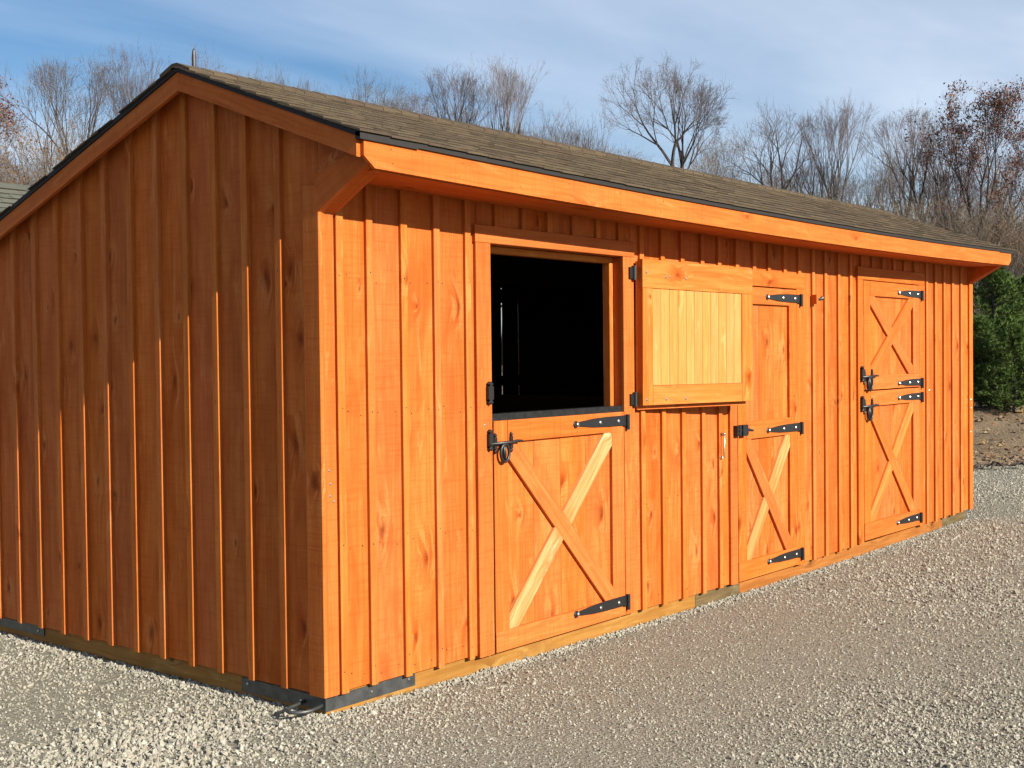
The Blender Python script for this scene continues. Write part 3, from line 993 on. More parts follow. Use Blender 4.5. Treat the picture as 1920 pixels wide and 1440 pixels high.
# casings round the doors
def casing(x0, x1, x2, x3, zt0, zt1, dz, zlow):
    vfront('door_casing', barn, M_TRIM, x0, x1, zlow, zt0, 0.0005, 0.0215, dz=dz)
    vfront('door_casing', barn, M_TRIM, x2, x3, zlow, zt0, 0.0005, 0.0215, dz=dz)
    hfront('door_header', barn, M_TRIM, x0-0.006, x3+0.006, zt0+0.001, zt1, 0.0005, 0.0225, dz=dz)
casing(1.044, 1.160, 2.376, 2.486, 2.236, 2.328, dz1, 0.100)
casing(3.640, 3.735, 4.626, 4.745, 2.134, 2.246, dz2, 0.100)
casing(5.705, 5.806, 6.990, 7.105, 2.240, 2.346, dz3, 0.110)
# jambs and stops of the open stall door
for xa, xb in ((1.080, 1.160), (2.383, 2.470)):
    plank('jamb', barn, M_TRIM, (xb, 0.001+0.10, ZB), Z, -X, 2.30-ZB+dz1, xb-xa, 0.0995)
plank('jamb', barn, M_TRIM, (1.161, 0.10, 2.236+dz1), X, Z, 1.221, 0.06, 0.0985)
plank('door_stop', barn, M_GOLDF, (2.382, 0.108, 1.20), Z, -X, 2.234+dz1-1.20, 0.036, 0.050)
plank('door_stop', barn, M_GOLDF, (1.197, 0.108, 1.20), Z, -X, 2.234+dz1-1.20, 0.036, 0.050)
plank('door_stop', barn, M_GOLDF, (1.199, 0.108, 2.198+dz1), X, Z, 1.145, 0.036, 0.050)
# keeper for the upper leaf on the left casing
prism('latch_keeper', barn, M_IRON, spade(1.128, 1.462+dz1, 0.060, 0.020), math.pi/2, -0.021, 0.024)

# open upper leaf, swung back against the wall
TH = 0.055
A = Vector((2.485, -0.022, 0)); ang = math.atan2(-0.115, 1.145)
dzs = S(3.05)
sd = Vector((math.cos(ang), math.sin(ang), 0))
Ms = Matrix.Translation((A.x, A.y, dzs)) @ Matrix.Rotation(ang, 4, 'Z') @ Matrix.Rotation(0.008, 4, 'Y')
SW, Z0s, Z1s = 1.150, 1.357, 2.236
vs, fs = [], []
box(vs, fs, (-0.004, -0.012, Z0s-0.026), (SW-0.02, 0.0, Z1s-0.012))
leaf = mesh_obj('upper_stall_door', vs, fs, M_TRIM, barn, Ms)
leaf['label'] = 'open upper half of the near stall door showing its golden inner planks'
def sprism(name, m, x0, x1, z0, z1, yb, T, vert):
    c_ = [(x0, z0), (x1, z0), (x1, z1), (x0, z1)]
    o = prism(name, None, m, c_, math.pi/2 if vert else 0, yb, T, c=0.0015)
    o.parent = leaf
    return o
ls, rs, br_, tr_ = 0.098, SW-0.118, Z0s+0.118, Z1s-0.172
sprism('stile', M_GOLDF, 0.0, ls, Z0s, tr_-0.0015, -0.013, 0.042, True)
sprism('stile', M_GOLDF, rs, SW, Z0s, tr_-0.0015, -0.013, 0.042, True)
sprism('rail', M_GOLDF, ls+0.0015, rs-0.0015, Z0s, br_, -0.013, 0.0415, False)
sprism('rail', M_GOLDF, 0.0, SW, tr_, Z1s, -0.013, 0.0415, False)
npk = 11
for i in range(npk):
    a = ls+(rs-ls)*i/npk+0.0012; b = ls+(rs-ls)*(i+1)/npk-0.0012
    sprism('plank', M_GOLD, a, b, br_+0.0015, tr_-0.0015, -0.013, 0.035, True)
for q in (0.035, 0.225, 0.42):
    for zz in (Z1s-0.078, Z0s+0.034):
        b = bolt(leaf, (q, -0.0545, zz-0.02*(q > 0.1)*(zz > 2)), (0, -1, 0), 0.009, 0.007)
for zz in (2.150, 1.392):
    vs, fs = [], []
    box(vs, fs, (2.428, -0.034, zz-0.032+dzs), (2.462, -0.0225, zz+0.036+dzs))
    tube(vs, fs, [(2.470, -0.036, zz-0.040+dzs), (2.470, -0.036, zz+0.046+dzs)], [0.013, 0.013], 8)
    mesh_obj('hinge_knuckle', vs, fs, M_IRON, barn)

# small fittings on the front wall
vs, fs = [], []
box(vs, fs, (4.885, -0.055, 2.03+S(4.9)), (4.915, -0.0215, 2.10+S(4.9)))
o = mesh_obj('door_rest', vs, fs, M_TRIM, barn)
vs, fs = [], []
tube(vs, fs, [(4.915, -0.045, 2.066+S(4.9)), (4.945, -0.06, 2.066+S(4.9)), (4.965, -0.062, 2.075+S(4.9))], [0.012, 0.010, 0.016], 8)
mesh_obj('door_catch', vs, fs, M_IRON, o)
vs, fs = [], []
tube(vs, fs, [(3.515, -0.024, 1.085), (3.515, -0.045, 1.08), (3.512, -0.043, 0.96), (3.518, -0.04, 0.935), (3.505, -0.035, 0.928), (3.50, -0.035, 0.945)], [0.005]*6, 6)
tube(vs, fs, [(3.515, -0.021, 1.092), (3.515, -0.05, 1.092)], [0.009, 0.008], 8)
mesh_obj('cabin_hook', vs, fs, M_ZINC, barn, smooth=True)
for k in range(9):
    x_, z_ = ((0.022, 1.12), (0.03, 1.06), (0.028, 1.005), (0.05, 0.98), (1.10, 1.29), (8.29, 1.16), (8.30, 1.08), (8.285, 0.85), (7.22, 1.30))[k]
    bolt(barn, (x_, -0.0205, z_+S(x_)), (0, -1, 0), 0.006, 0.004)

vs, fs = [], []
def nail(p, nrm):
    b0 = len(vs); r_ = random.uniform(0.0025, 0.004)
    for i in range(6):
        q = 6.283*i/6; a_, c_n = r_*math.cos(q), r_*math.sin(q)
        vs.append((p[0]+(a_ if nrm == 'y' else -0.0007), p[1]+(-0.0007 if nrm == 'y' else a_), p[2]+c_n))
    fs.append(tuple(range(b0, b0+6)))
for b in batt:
    if zstart(b, b+BW): continue
    for z_ in (0.18, 0.78, 1.40, 2.02): nail((b+BW/2+random.uniform(-.008, .008), -0.0193, z_+random.uniform(-.03, .03)+S(b)), 'y')
for i in range(len(edges)-1):
    a, b = edges[i]+0.035, edges[i+1]-0.035
    if zstart(a, b) or b-a < 0.08: continue
    for z_ in (0.16, 0.76, 1.38, 2.0):
        for x_ in (a+0.02, b-0.02): nail((x_, -0.0012, z_+random.uniform(-.02, .02)+S(x_)), 'y')
for k in range(20):
    for z_ in (2.47, 2.53): nail((0.12+k*0.43+random.uniform(-.02, .02), EY-0.0005, z_+S(0.12+k*0.43)), 'y')
for b in gb:
    for z_ in (0.18, 0.78, 1.40, 2.02): nail((-0.0222, b+BW/2, z_+random.uniform(-.03, .03)), 'x')
tag(mesh_obj('nail_heads', vs, fs, M_IRON, barn), kind='stuff')

# ------------------------------------------------------------------ shed behind with cupola spire
def pix(x, D, z=0.0):
    a = YAW+math.atan((x-960)/FPX)
    return Vector((CAM.x+D*math.sin(a), CAM.y+D*math.cos(a), z))
shed = tag(empty('storage_shed', (3.2, 11.2, 0)), 'second shed behind the barn, its grey-green shingle roof showing at left', 'shed')
SX0, SX1, SYR, SZR, SEY, SEZ = 0.2, 8.4, 11.2, 3.92, 9.2, 2.75
vs, fs = [], []
box(vs, fs, (0.35, 9.45, -0.1), (8.25, 12.95, 2.75)); w_ = [Vector(v) for v in vs]
mesh_obj('wall', vs, fs, M_SID, shed).location = (-3.2, -11.2, 0)
vs, fs = [], []
vs = [(SX0, SEY, SEZ), (SX1, SEY, SEZ), (SX1, SYR, SZR), (SX0, SYR, SZR), (SX1, 2*SYR-SEY, SEZ), (SX0, 2*SYR-SEY, SEZ)]
vs += [(a, b, c-0.06) for a, b, c in vs]
fs = [(0, 1, 2, 3), (3, 2, 4, 5), (7, 6, 9, 8), (8, 9, 11, 10), (0, 6, 7, 1), (4, 10, 11, 5), (0, 3, 9, 6), (3, 5, 11, 9), (1, 7, 8, 2), (2, 8, 10, 4)]
mesh_obj('roof', vs, fs, M_SHIN2, shed).location = (-3.2, -11.2, 0)
vs, fs = [], []
sl = (SZR-SEZ)/(SYR-SEY)
c_ = 0
yy = SEY-0.02
while yy < SYR-0.05:
    x = SX0
    while x < SX1:
        w = random.choice(widths)*1.4
        b0 = len(vs)
        zz = SEZ+(yy-SEY)*sl
        dz_ = random.uniform(0.018, 0.026)
        vs += [(x, yy, zz+dz_), (x+w-0.004, yy, zz+dz_), (x+w-0.004, yy+0.2, zz+0.2*sl+0.002), (x, yy+0.2, zz+0.2*sl+0.002), (x, yy, zz-0.005), (x+w-0.004, yy, zz-0.005)]
        fs += [(b0, b0+1, b0+2, b0+3), (b0+4, b0+5, b0+1, b0)]
        x += w
    yy += 0.135
o = tag(mesh_obj('shingle_field', vs, fs, [M_SHIN2, M_SHIND], shed), kind='stuff'); o.location = (-3.2, -11.2, 0)
for i in range(1, len(o.data.polygons), 2): o.data.polygons[i].material_index = 1
# cupola under the spire; only the spire's tip shows over the barn ridge
pc = pix(373.5, 18.9)
M_SPIRE = simple('spire_metal', (0.035, 0.03, 0.04), 0.5, 0.2, 0.3, 20)
zt = CAM.z+(674-103)/FPX*18.9*0.985
vs, fs = [], []
box(vs, fs, (pc.x-0.35, pc.y-0.35, 3.3), (pc.x+0.35, pc.y+0.35, 4.7))
o = mesh_obj('cupola', vs, fs, M_SHIN2, shed); o.location = (-3.2, -11.2, 0)
vs = [(pc.x-0.45, pc.y-0.45, 4.7), (pc.x+0.45, pc.y-0.45, 4.7), (pc.x+0.45, pc.y+0.45, 4.7), (pc.x-0.45, pc.y+0.45, 4.7), (pc.x, pc.y, 5.05)]
mesh_obj('cupola_roof', vs, [(0, 1, 4), (1, 2, 4), (2, 3, 4), (3, 0, 4), (3, 2, 1, 0)], M_SHIN2, shed).location = (-3.2, -11.2, 0)
vs, fs = [], []
tube(vs, fs, [(pc.x, pc.y, 4.9), (pc.x, pc.y, zt-0.24), (pc.x, pc.y, zt-0.10), (pc.x, pc.y, zt-0.03), (pc.x, pc.y, zt)], [0.032, 0.032, 0.030, 0.02, 0.004], 8)
mesh_obj('finial', vs, fs, M_SPIRE, shed).location = (-3.2, -11.2, 0)

# ------------------------------------------------------------------ trees
def bark(name, c0, c1):
    c0 = tuple(v*KE for v in c0); c1 = tuple(v*KE for v in c1)
    q = NB(name); ge = q.n('ShaderNodeNewGeometry'); oi = q.n('ShaderNodeObjectInfo')
    f = q.noise(ge.outputs['Position'], 5, 4, 0.6)
    c = q.mix(q.mapr(f, 0.3, 0.7), c0, c1)
    hv = q.n('ShaderNodeHueSaturation'); q.l(c, hv.inputs['Color'])
    q.l(q.mapr(oi.outputs['Random'], 0, 1, 0.75, 1.25), hv.inputs['Value'])
    q.l(hv.outputs[0], q.b.inputs['Base Color']); q.b.inputs['Roughness'].default_value = 0.9
    q.b.inputs['Specular IOR Level'].default_value = 0.1
    return q.m
def leafmat(name, cols, trans=0.2):
    cols = [tuple(v*KE for v in c) for c in cols]
    q = NB(name); ge = q.n('ShaderNodeNewGeometry')
    rp = q.n('ShaderNodeValToRGB'); q.l(ge.outputs['Random Per Island'], rp.inputs[0])
    e = rp.color_ramp.elements; e[0].color = (*cols[0], 1); e[1].color = (*cols[-1], 1)
    for i, c in enumerate(cols[1:-1], 1):
        k = e.new(i/(len(cols)-1)); k.color = (*c, 1)
    q.l(rp.outputs[0], q.b.inputs['Base Color']); q.b.inputs['Roughness'].default_value = 0.7
    q.b.inputs['Specular IOR Level'].default_value = 0.2
    return q.m
M_BARK = bark('grey_bark', (0.040, 0.035, 0.034), (0.085, 0.074, 0.070))
M_TWIG = bark('twig_bark', (0.12, 0.10, 0.10), (0.18, 0.155, 0.155))  # paler than the trunks: distance haze put into the twig colour
M_TWIGB = bark('tan_twig_bark', (0.14, 0.115, 0.09), (0.20, 0.165, 0.13))
M_RED = leafmat('rust_leaves', [(0.15, 0.058, 0.038), (0.20, 0.09, 0.055), (0.13, 0.055, 0.04), (0.22, 0.115, 0.065)])
M_ORG = leafmat('orange_brown_leaves', [(0.17, 0.085, 0.035), (0.21, 0.115, 0.05), (0.14, 0.065, 0.03)])
M_PINE = leafmat('pine_needles', [(0.05, 0.095, 0.020), (0.095, 0.155, 0.032), (0.125, 0.185, 0.040), (0.065, 0.115, 0.026)])


def gen_tree(seed, H, split=0.6, a0=0.24, a1=0.46, levels=8, r0=0.18, ratio=0.79, stems=1, up=0.05, side=2, tri=0.3, first=2, low=0):
    """a leafless tree that forks again and again: stems and boughs in one mesh, fine twigs in another"""
    rd = random.Random(seed)
    tv_, tf_, cv_, cf_, tips = [], [], [], [], []
    def rv(s): return Vector((rd.gauss(0, s), rd.gauss(0, s), rd.gauss(0, s)))
    def turn(ax, sp, az=None):
        e = ax.cross(Vector((0.31, 0.17, 0.93)) if abs(ax.z) < 0.9 else Vector((1, 0.2, 0))).normalized()
        f = ax.cross(e)
        az = rd.uniform(0, 6.283) if az is None else az
        return (ax*math.cos(sp)+(e*math.cos(az)+f*math.sin(az))*math.sin(sp)).normalized()
    def piece(p, dr, L, r, r2, nseg, wob):
        pts, rad, dd = [p.copy()], [r], dr.copy()
        for i in range(nseg):
            dd = (dd+rv(wob)+Vector((0, 0, up))).normalized()
            pts.append(pts[-1]+dd*(L/nseg)); rad.append(r+(r2-r)*(i+1)/nseg)
        return pts, rad, dd
    def twig(p, dr, L, r):
        pts, rad, dd = piece(p, dr, L, r, r*0.35, 2, 0.12)
        tube(cv_, cf_, pts, rad, 3, cap=False)
        tips.append((pts[-1], dd)); tips.append((pts[1], dd))
    def grow(p, dr, L, r, lev):
        r2 = max(r*0.80, 0.0035)
        pts, rad, dd = piece(p, dr, L*rd.uniform(0.75, 1.25), r, r2, 3 if lev < 5 else 2, 0.075)
        if lev <= 4: tube(tv_, tf_, pts, rad, 5 if lev < 3 else 4, cap=False)
        else: tube(cv_, cf_, pts, rad, 3, cap=False)
        if lev >= 3:
            for _ in range(side):
                k = rd.randrange(len(pts)-1); q = pts[k].lerp(pts[k+1], rd.random())
                twig(q, turn(dd, rd.uniform(0.5, 0.95)), rd.uniform(0.25, 0.6)*(1.3 if lev < 6 else 0.8), 0.0048)
        if lev >= levels:
            tips.append((pts[-1], dd)); return
        n_ = 3 if rd.random() < tri else 2
        az = rd.uniform(0, 6.283)
        for i in range(n_):
            sp = rd.uniform(a0, a1)*(0.55 if i == 0 else 1.1)
            grow(pts[-1], turn(dd, sp, az+6.283*i/n_+rd.uniform(-0.4, 0.4)), L*ratio*rd.uniform(0.85, 1.12), r2*(0.84 if i == 0 else rd.uniform(0.58, 0.75)), lev+1)
    tot = sum(ratio**k for k in range(levels))
    for s_ in range(stems):
        az0 = 6.283*s_/stems+rd.uniform(-0.5, 0.5); lean = 0.02 if stems == 1 else rd.uniform(0.04, 0.12)
        d0 = Vector((math.sin(lean)*math.cos(az0), math.sin(lean)*math.sin(az0), math.cos(lean)))
        p0 = Vector((0.35*math.cos(az0), 0.35*math.sin(az0), -0.2)) if stems > 1 else Vector((0, 0, -0.2))
        sp_ = split*rd.uniform(0.88, 1.08) if stems > 1 else split
        up_keep = up
        pts, rad, dd = piece(p0, d0, H*sp_, r0, r0*0.66, 9, 0.028)
        tube(tv_, tf_, pts, rad, 8, cap=False)
        L1 = (1-sp_)*H/tot*1.12
        az = rd.uniform(0, 6.283)
        for i in range(first):
            grow(pts[-1], turn(dd, rd.uniform(a0, a1)*(0.6 if i == 0 else 1.15), az+6.283*i/first), L1, rad[-1]*(0.85 if i == 0 else 0.7), 1)
        for i in range(low):      # lower boughs along the stem
            t = rd.uniform(0.5, 0.97); k = int(t*9); q = pts[k]
            grow(q, turn(dd, rd.uniform(0.7, 1.1)), L1*rd.uniform(0.6, 0.95), rad[k]*0.4, 3)
    zs_ = sorted(v.z for v in cv_)
    return dict(tv=tv_, tf=tf_, cv=cv_, cf=cf_, tips=tips, top=zs_[-max(1, len(zs_)//200)], seed=seed)

def pack(t, name, crown_mat=M_TWIG, leaves=0, leaf_mat=None, leaf_size=0.09):
    k = 1.0
    me1 = bpy.data.meshes.new('trunk'); me1.from_pydata([tuple(v) for v in t['tv']], [], t['tf']); me1.materials.append(M_BARK); me1.update()
    me2 = bpy.data.meshes.new('crown'); me2.from_pydata([tuple(v) for v in t['cv']], [], t['cf']); me2.materials.append(crown_mat); me2.update()
    me3 = None
    if leaves:
        rd = random.Random(t['seed']+5)
        vs, fs = [], []
        hot = [rd.choice(t['tips'])[0] for _ in range(60)]
        for _ in range(leaves):
            p, dd = rd.choice(t['tips'])
            if min((p-h).length for h in hot) > 0.6 and rd.random() < 0.8: continue
            q = p+Vector((rd.gauss(0, .12), rd.gauss(0, .12), rd.gauss(0, .12)))
            a = Vector((rd.gauss(0, 1), rd.gauss(0, 1), rd.gauss(0, 1))).normalized()
            b = a.cross(Vector((rd.gauss(0, 1), rd.gauss(0, 1), rd.gauss(0, 1)))).normalized()
            s = leaf_size*rd.uniform(0.6, 1.4); b0 = len(vs)
            vs += [q-a*s, q+b*s*0.5, q+a*s, q-b*s*0.5]
            fs.append((b0, b0+1, b0+2, b0+3))
        me3 = bpy.data.meshes.new('foliage'); me3.from_pydata([tuple(v) for v in vs], [], fs); me3.materials.append(leaf_mat); me3.update()
    return dict(m=(me1, me2, me3), top=t['top'])

VAR = {
    'spread': pack(gen_tree(3, 13, 0.60, 0.28, 0.55, 8, 0.26, 0.80, 1, 0.035, 2, 0.35, 3, 4), 'spread'),
    'spread2': pack(gen_tree(17, 13, 0.58, 0.28, 0.58, 8, 0.21, 0.80, 1, 0.02, 1, 0.25, 2, 4), 'spread2'),
    'upright': pack(gen_tree(8, 14, 0.52, 0.14, 0.27, 8, 0.20, 0.82, 1, 0.05, 1, 0.25, 4, 3), 'upright'),
    'upright2': pack(gen_tree(29, 14, 0.60, 0.20, 0.40, 8, 0.20, 0.80, 1, 0.04, 1, 0.2, 2, 7), 'upright2'),
    'multi': pack(gen_tree(5, 12, 0.55, 0.20, 0.42, 7, 0.17, 0.80, 3, 0.04, 1, 0.25, 2, 3), 'multi'),
    'multi2': pack(gen_tree(41, 12, 0.48, 0.22, 0.48, 7, 0.15, 0.80, 2, 0.03, 2, 0.35, 2, 5), 'multi2', M_TWIGB),
    'tan': pack(gen_tree(12, 12, 0.40, 0.20, 0.42, 8, 0.16, 0.80, 1, 0.03, 1, 0.3, 3, 8), 'tan', M_TWIGB),
    'red': pack(gen_tree(23, 13, 0.50, 0.24, 0.50, 8, 0.19, 0.80, 1, 0.03, 2, 0.25, 3, 12), 'red', M_TWIG, 13000, M_RED, 0.066),
    'red2': pack(gen_tree(37, 13, 0.55, 0.20, 0.42, 7, 0.14, 0.80, 2, 0.04, 2, 0.3, 2, 6), 'red2', M_TWIG, 8000, M_RED, 0.066),
    'orange': pack(gen_tree(55, 9, 0.30, 0.24, 0.5, 7, 0.10, 0.80, 2, 0.02, 2, 0.3, 3, 6), 'orange', M_TWIGB, 5000, M_ORG, 0.055),
    'brush': pack(gen_tree(61, 5, 0.25, 0.2, 0.45, 6, 0.035, 0.82, 4, 0.04, 1, 0.2, 2, 2), 'brush', M_TWIGB),
}
0 and print('tree tris', {k: (len(v['m'][0].polygons), len(v['m'][1].polygons)) for k, v in VAR.items()})

def place_tree(kind, x, ytop, D, label, group=None, name='bare_tree', rot=None, cat='tree', squash=1.0, base=None):
    hor = 667.5-(x-960)*0.0108
    v = VAR[kind]
    P = pix(x, D)
    D2 = D*math.cos(math.atan((x-960)/FPX))
    zt_ = CAM.z+(hor-ytop)/FPX*D2
    t_ = (P-Vector((BX, BY, 0))).dot(bside); s_ = (P-Vector((BX, BY, 0))).dot(bdir)
    b_ = base if base is not None else (bank_h(s_, t_)-0.05 if s_ > 0.5 else -0.1)
    k = (zt_-b_)/v['top']
    root = tag(empty(name, (P.x, P.y, b_)), label, cat, group)
    root.rotation_euler.z = random.uniform(0, 6.28) if rot is None else rot
    root.scale = (k*squash, k*squash, k)
    for nm, me in zip(('trunk', 'crown', 'foliage'), v['m']):
        if me is None: continue
        o = bpy.data.objects.new(nm, me); link(o, root)
    return root

T = [
    ('red', -22, 135, 52, 'rust-leaved oak at the left edge of the picture', 'leafy_tree'),
    ('tan', 75, 135, 58, 'tan bare tree right of the rust-leaved oak at far left', 'bare_tree'),
    ('upright2', 150, 110, 60, 'tall bare tree with straight trunk above the left roof slope', 'bare_tree'),
    ('multi2', 115, 215, 50, 'low tan bare tree over the grey-green shed roof', 'bare_tree'),
    ('orange', 40, 225, 48, 'low orange-brown leafy tree over the grey-green shed roof', 'leafy_tree'),
    ('upright', 245, 100, 62, 'bare tree just left of the roof peak', 'bare_tree'),
    ('spread2', 440, 104, 70, 'pale bare tree right of the dark finial', 'bare_tree'),
    ('upright', 545, 132, 74, 'second bare tree right of the roof peak over the ridge', 'bare_tree'),
    ('tan', 660, 150, 74, 'faint low bare tree over the ridge between taller ones', 'bare_tree'),
    ('upright2', 780, 175, 72, 'small bare tree left of the slender forked tree over the ridge', 'bare_tree'),
    ('upright2', 858, 140, 58, 'slender forked bare tree over the ridge beside the tall fan-shaped one', 'bare_tree'),
    ('upright', 948, 110, 56, 'tall fan-shaped bare tree over the middle of the ridge', 'bare_tree'),
    ('multi2', 1035, 205, 58, 'low bushy bare tree right of the fan-shaped tree', 'bare_tree'),
    ('multi', 1105, 215, 58, 'twiggy bare tree left of the big spreading tree', 'bare_tree'),
    ('spread', 1262, 122, 54, 'big dark spreading bare tree standing clear over the ridge', 'bare_tree'),
    ('tan', 1385, 260, 60, 'low tan bare tree right of the big spreading tree', 'bare_tree'),
    ('spread2', 1498, 195, 52, 'bare tree with crooked limbs right of the big spreading tree', 'bare_tree'),
    ('upright', 1578, 185, 55, 'bare tree with upswept limbs beside the crooked-limbed tree', 'bare_tree'),
    ('multi', 1535, 255, 50, 'low twiggy bare tree between the crooked and upswept trees', 'bare_tree'),
    ('multi2', 1640, 270, 52, 'low tan bare tree at the end of the ridge', 'bare_tree'),
    ('upright2', 1700, 205, 50, 'tall bare tree over the far end of the roof', 'bare_tree'),
    ('multi', 1752, 215, 48, 'thick-stemmed bare tree over the far end of the roof', 'bare_tree'),
    ('red2', 1785, 245, 46, 'tree with sparse rust leaves left of the tallest rust-leaved oak', 'leafy_tree'),
    ('red', 1868, 172, 44, 'tallest rust-leaved oak at the right edge', 'leafy_tree'),
    ('red2', 1925, 215, 50, 'rust-leaved tree cut by the right edge', 'leafy_tree'),
    ('orange', 1885, 400, 41, 'low orange-brown leafy tree behind the green pines', 'leafy_tree'),
    ('orange', 1835, 390, 43, 'orange-brown leafy tree behind the far roof corner', 'leafy_tree'),
]
for kind, x, yt, D, lab, nm in T:
    place_tree(kind, x, yt, D, lab, name=nm, squash=0.86 if kind == 'spread' else 0.72 if 400 < x < 800 else 0.9)
# thinner trees of the wood behind, which nothing tells apart
for i in range(44):
    x = -40+i*47+random.uniform(-18, 18)
    roof_y = 125+(x-330)*0.2
    if x < 330: yt = 235+random.uniform(-10, 60)
    elif x < 1380: yt = roof_y-4+random.uniform(-22, 20)
    elif x < 1640: yt = roof_y-40+random.uniform(-25, 25)
    else: yt = 285+random.uniform(-25, 45)
    if x < 800 and random.random() < 0.55: continue
    place_tree(random.choice(['multi', 'multi2', 'upright', 'tan', 'upright2']), x, yt, random.uniform(72, 95), 'thin bare tree in the grey wood behind the barn', 'thin trees of the wood', squash=1.2)
for i in range(26):
    x = 1380+i*23+random.uniform(-12, 12)
    place_tree('brush', x, 400+random.uniform(-40, 60), random.uniform(42, 52), 'tangle of thin bare brush under the trees', 'brush at the edge of the wood', name='brush_clump', cat='brush', squash=1.3)

# young pines on the bank
def pine(seed, H, R):
    rd = random.Random(seed)
    tv_, tf_, nv, nf = [], [], [], []
    tube(tv_, tf_, [(0, 0, -0.1), (0.03, 0, H*0.5), (0, 0.02, H*0.97)], [0.07, 0.045, 0.012], 7)
    def tuft(p, dd, n_, L):
        for _ in range(n_):
            a = (dd*0.9+Vector((rd.gauss(0, .55), rd.gauss(0, .55), rd.gauss(0, .45)+0.15))).normalized()
            s = a.cross(Vector((rd.gauss(0, 1), rd.gauss(0, 1), rd.gauss(0, 1)))).normalized()*0.012
            b0 = len(nv); e = p+a*L*rd.uniform(0.7, 1.2)
            nv.extend([p-s, p+s, e]); nf.append((b0, b0+1, b0+2))
    z = 0.12
    while z < H:
        t = z/H
        prof = (1-t)**0.75*min(1.0, 0.6+2.2*t)
        nb = rd.randint(6, 9)
        for b in range(nb):
            a = rd.uniform(0, 6.28); L = R*prof*rd.uniform(0.65, 1.15)+0.05
            el = 0.15+0.6*t+rd.uniform(-0.1, 0.2)
            pts = []
            for k in range(5):
                q = k/4
                pts.append(Vector((math.cos(a)*L*q*math.cos(el*0.8), math.sin(a)*L*q*math.cos(el*0.8), z+L*q*math.sin(el)*(0.5+0.6*q))))
            tube(tv_, tf_, pts, [0.014, 0.011, 0.009, 0.007, 0.004], 4, cap=False)
            for k in range(int(7+15*L)):
                q = rd.uniform(0.22, 1.0)*4; i0 = min(int(q), 3); p = pts[i0].lerp(pts[i0+1], q-i0)
                dd = (pts[i0+1]-pts[i0]).normalized()
                sd_ = Vector((rd.gauss(0, 1), rd.gauss(0, 1), rd.gauss(0.3, 0.6))).normalized()
                p2 = p+sd_*0.14*L*rd.random()+sd_*0.05
                tuft(p2, (dd+sd_*0.6).normalized(), 11, 0.125)
        z += H*0.052*rd.uniform(0.8, 1.2)
    m1 = bpy.data.meshes.new('trunk'); m1.from_pydata([tuple(v) for v in tv_], [], tf_); m1.materials.append(M_BARK)
    m2 = bpy.data.meshes.new('crown'); m2.from_pydata([tuple(v) for v in nv], [], nf); m2.materials.append(M_PINE)
    return m1, m2
pv = [pine(1, 3.2, 1.35), pine(2, 2.6, 1.3)]
pines = [(1864, 27.5, 0, 0.90, 0.3, 'tall young green pine just right of the far barn corner'), (1928, 28.5, 1, 0.98, 2.0, 'green pine cut by the right picture edge'),
         (1838, 26.0, 1, 0.66, 4.0, 'low green pine at the foot of the taller one beside the barn corner'), (1903, 25.5, 1, 0.62, 1.1, 'low green pine in front of the one at the right edge'),
         (1884, 31.5, 0, 0.82, 5.0, 'dark pine behind the two front pines')]
for x, D, k, s, rz, lab in pines:
    P = pix(x, D); t_ = (P-Vector((BX, BY, 0))).dot(bside); s_ = (P-Vector((BX, BY, 0))).dot(bdir)
    root = tag(empty('pine_tree', (P.x, P.y, bank_h(s_, t_)-0.03)), lab, 'tree')
    root.rotation_euler.z = rz; root.scale = (s, s, s)
    for nm, me in zip(('trunk', 'crown'), pv[k]):
        link(bpy.data.objects.new(nm, me), root)

# ------------------------------------------------------------------ leaf litter, clods and rocks on the bank
M_CLOD = leafmat('bank_clods', [(0.11, 0.07, 0.045), (0.24, 0.17, 0.11), (0.30, 0.225, 0.14), (0.17, 0.11, 0.07), (0.30, 0.20, 0.08)])
M_DARKLUMP = simple('dark_lump', (0.05, 0.035, 0.025), 0.9, 0, 0.4, 20)
rd = random.Random(9)
vs, fs = [], []
ico_v = [(0, 0, 1), (0.9, 0, 0.2), (0.28, 0.85, 0.2), (-0.72, 0.53, 0.2), (-0.72, -0.53, 0.2), (0.28, -0.85, 0.2), (0, 0, -0.6)]
ico_f = [(0, 1, 2), (0, 2, 3), (0, 3, 4), (0, 4, 5), (0, 5, 1), (6, 2, 1), (6, 3, 2), (6, 4, 3), (6, 5, 4), (6, 1, 5)]
for _ in range(5200):
    s_ = rd.uniform(0.0, 13.5)**1.0; t_ = rd.uniform(-7, 7)
    if rd.random() < 0.4: s_ = abs(rd.gauss(0, 1.2))
    p = Vector(bank_pt(s_, t_)); r = 0.02+0.05*rd.random()**3+(0.05 if rd.random() < 0.02 else 0)
    q0 = rd.uniform(0, 6.28); b0 = len(vs)
    for x_, y_, z_ in ico_v:
        k = r*rd.uniform(0.7, 1.25)
        vs.append((p.x+(x_*math.cos(q0)-y_*math.sin(q0))*k*1.2, p.y+(x_*math.sin(q0)+y_*math.cos(q0))*k, p.z+z_*k*0.7))
    fs += [tuple(b0+i for i in f) for f in ico_f]
tag(mesh_obj('bank_clods', vs, fs, M_CLOD), 'brown clods and stones strewn over the earth bank', 'clods', kind='stuff')
vs, fs = [], []
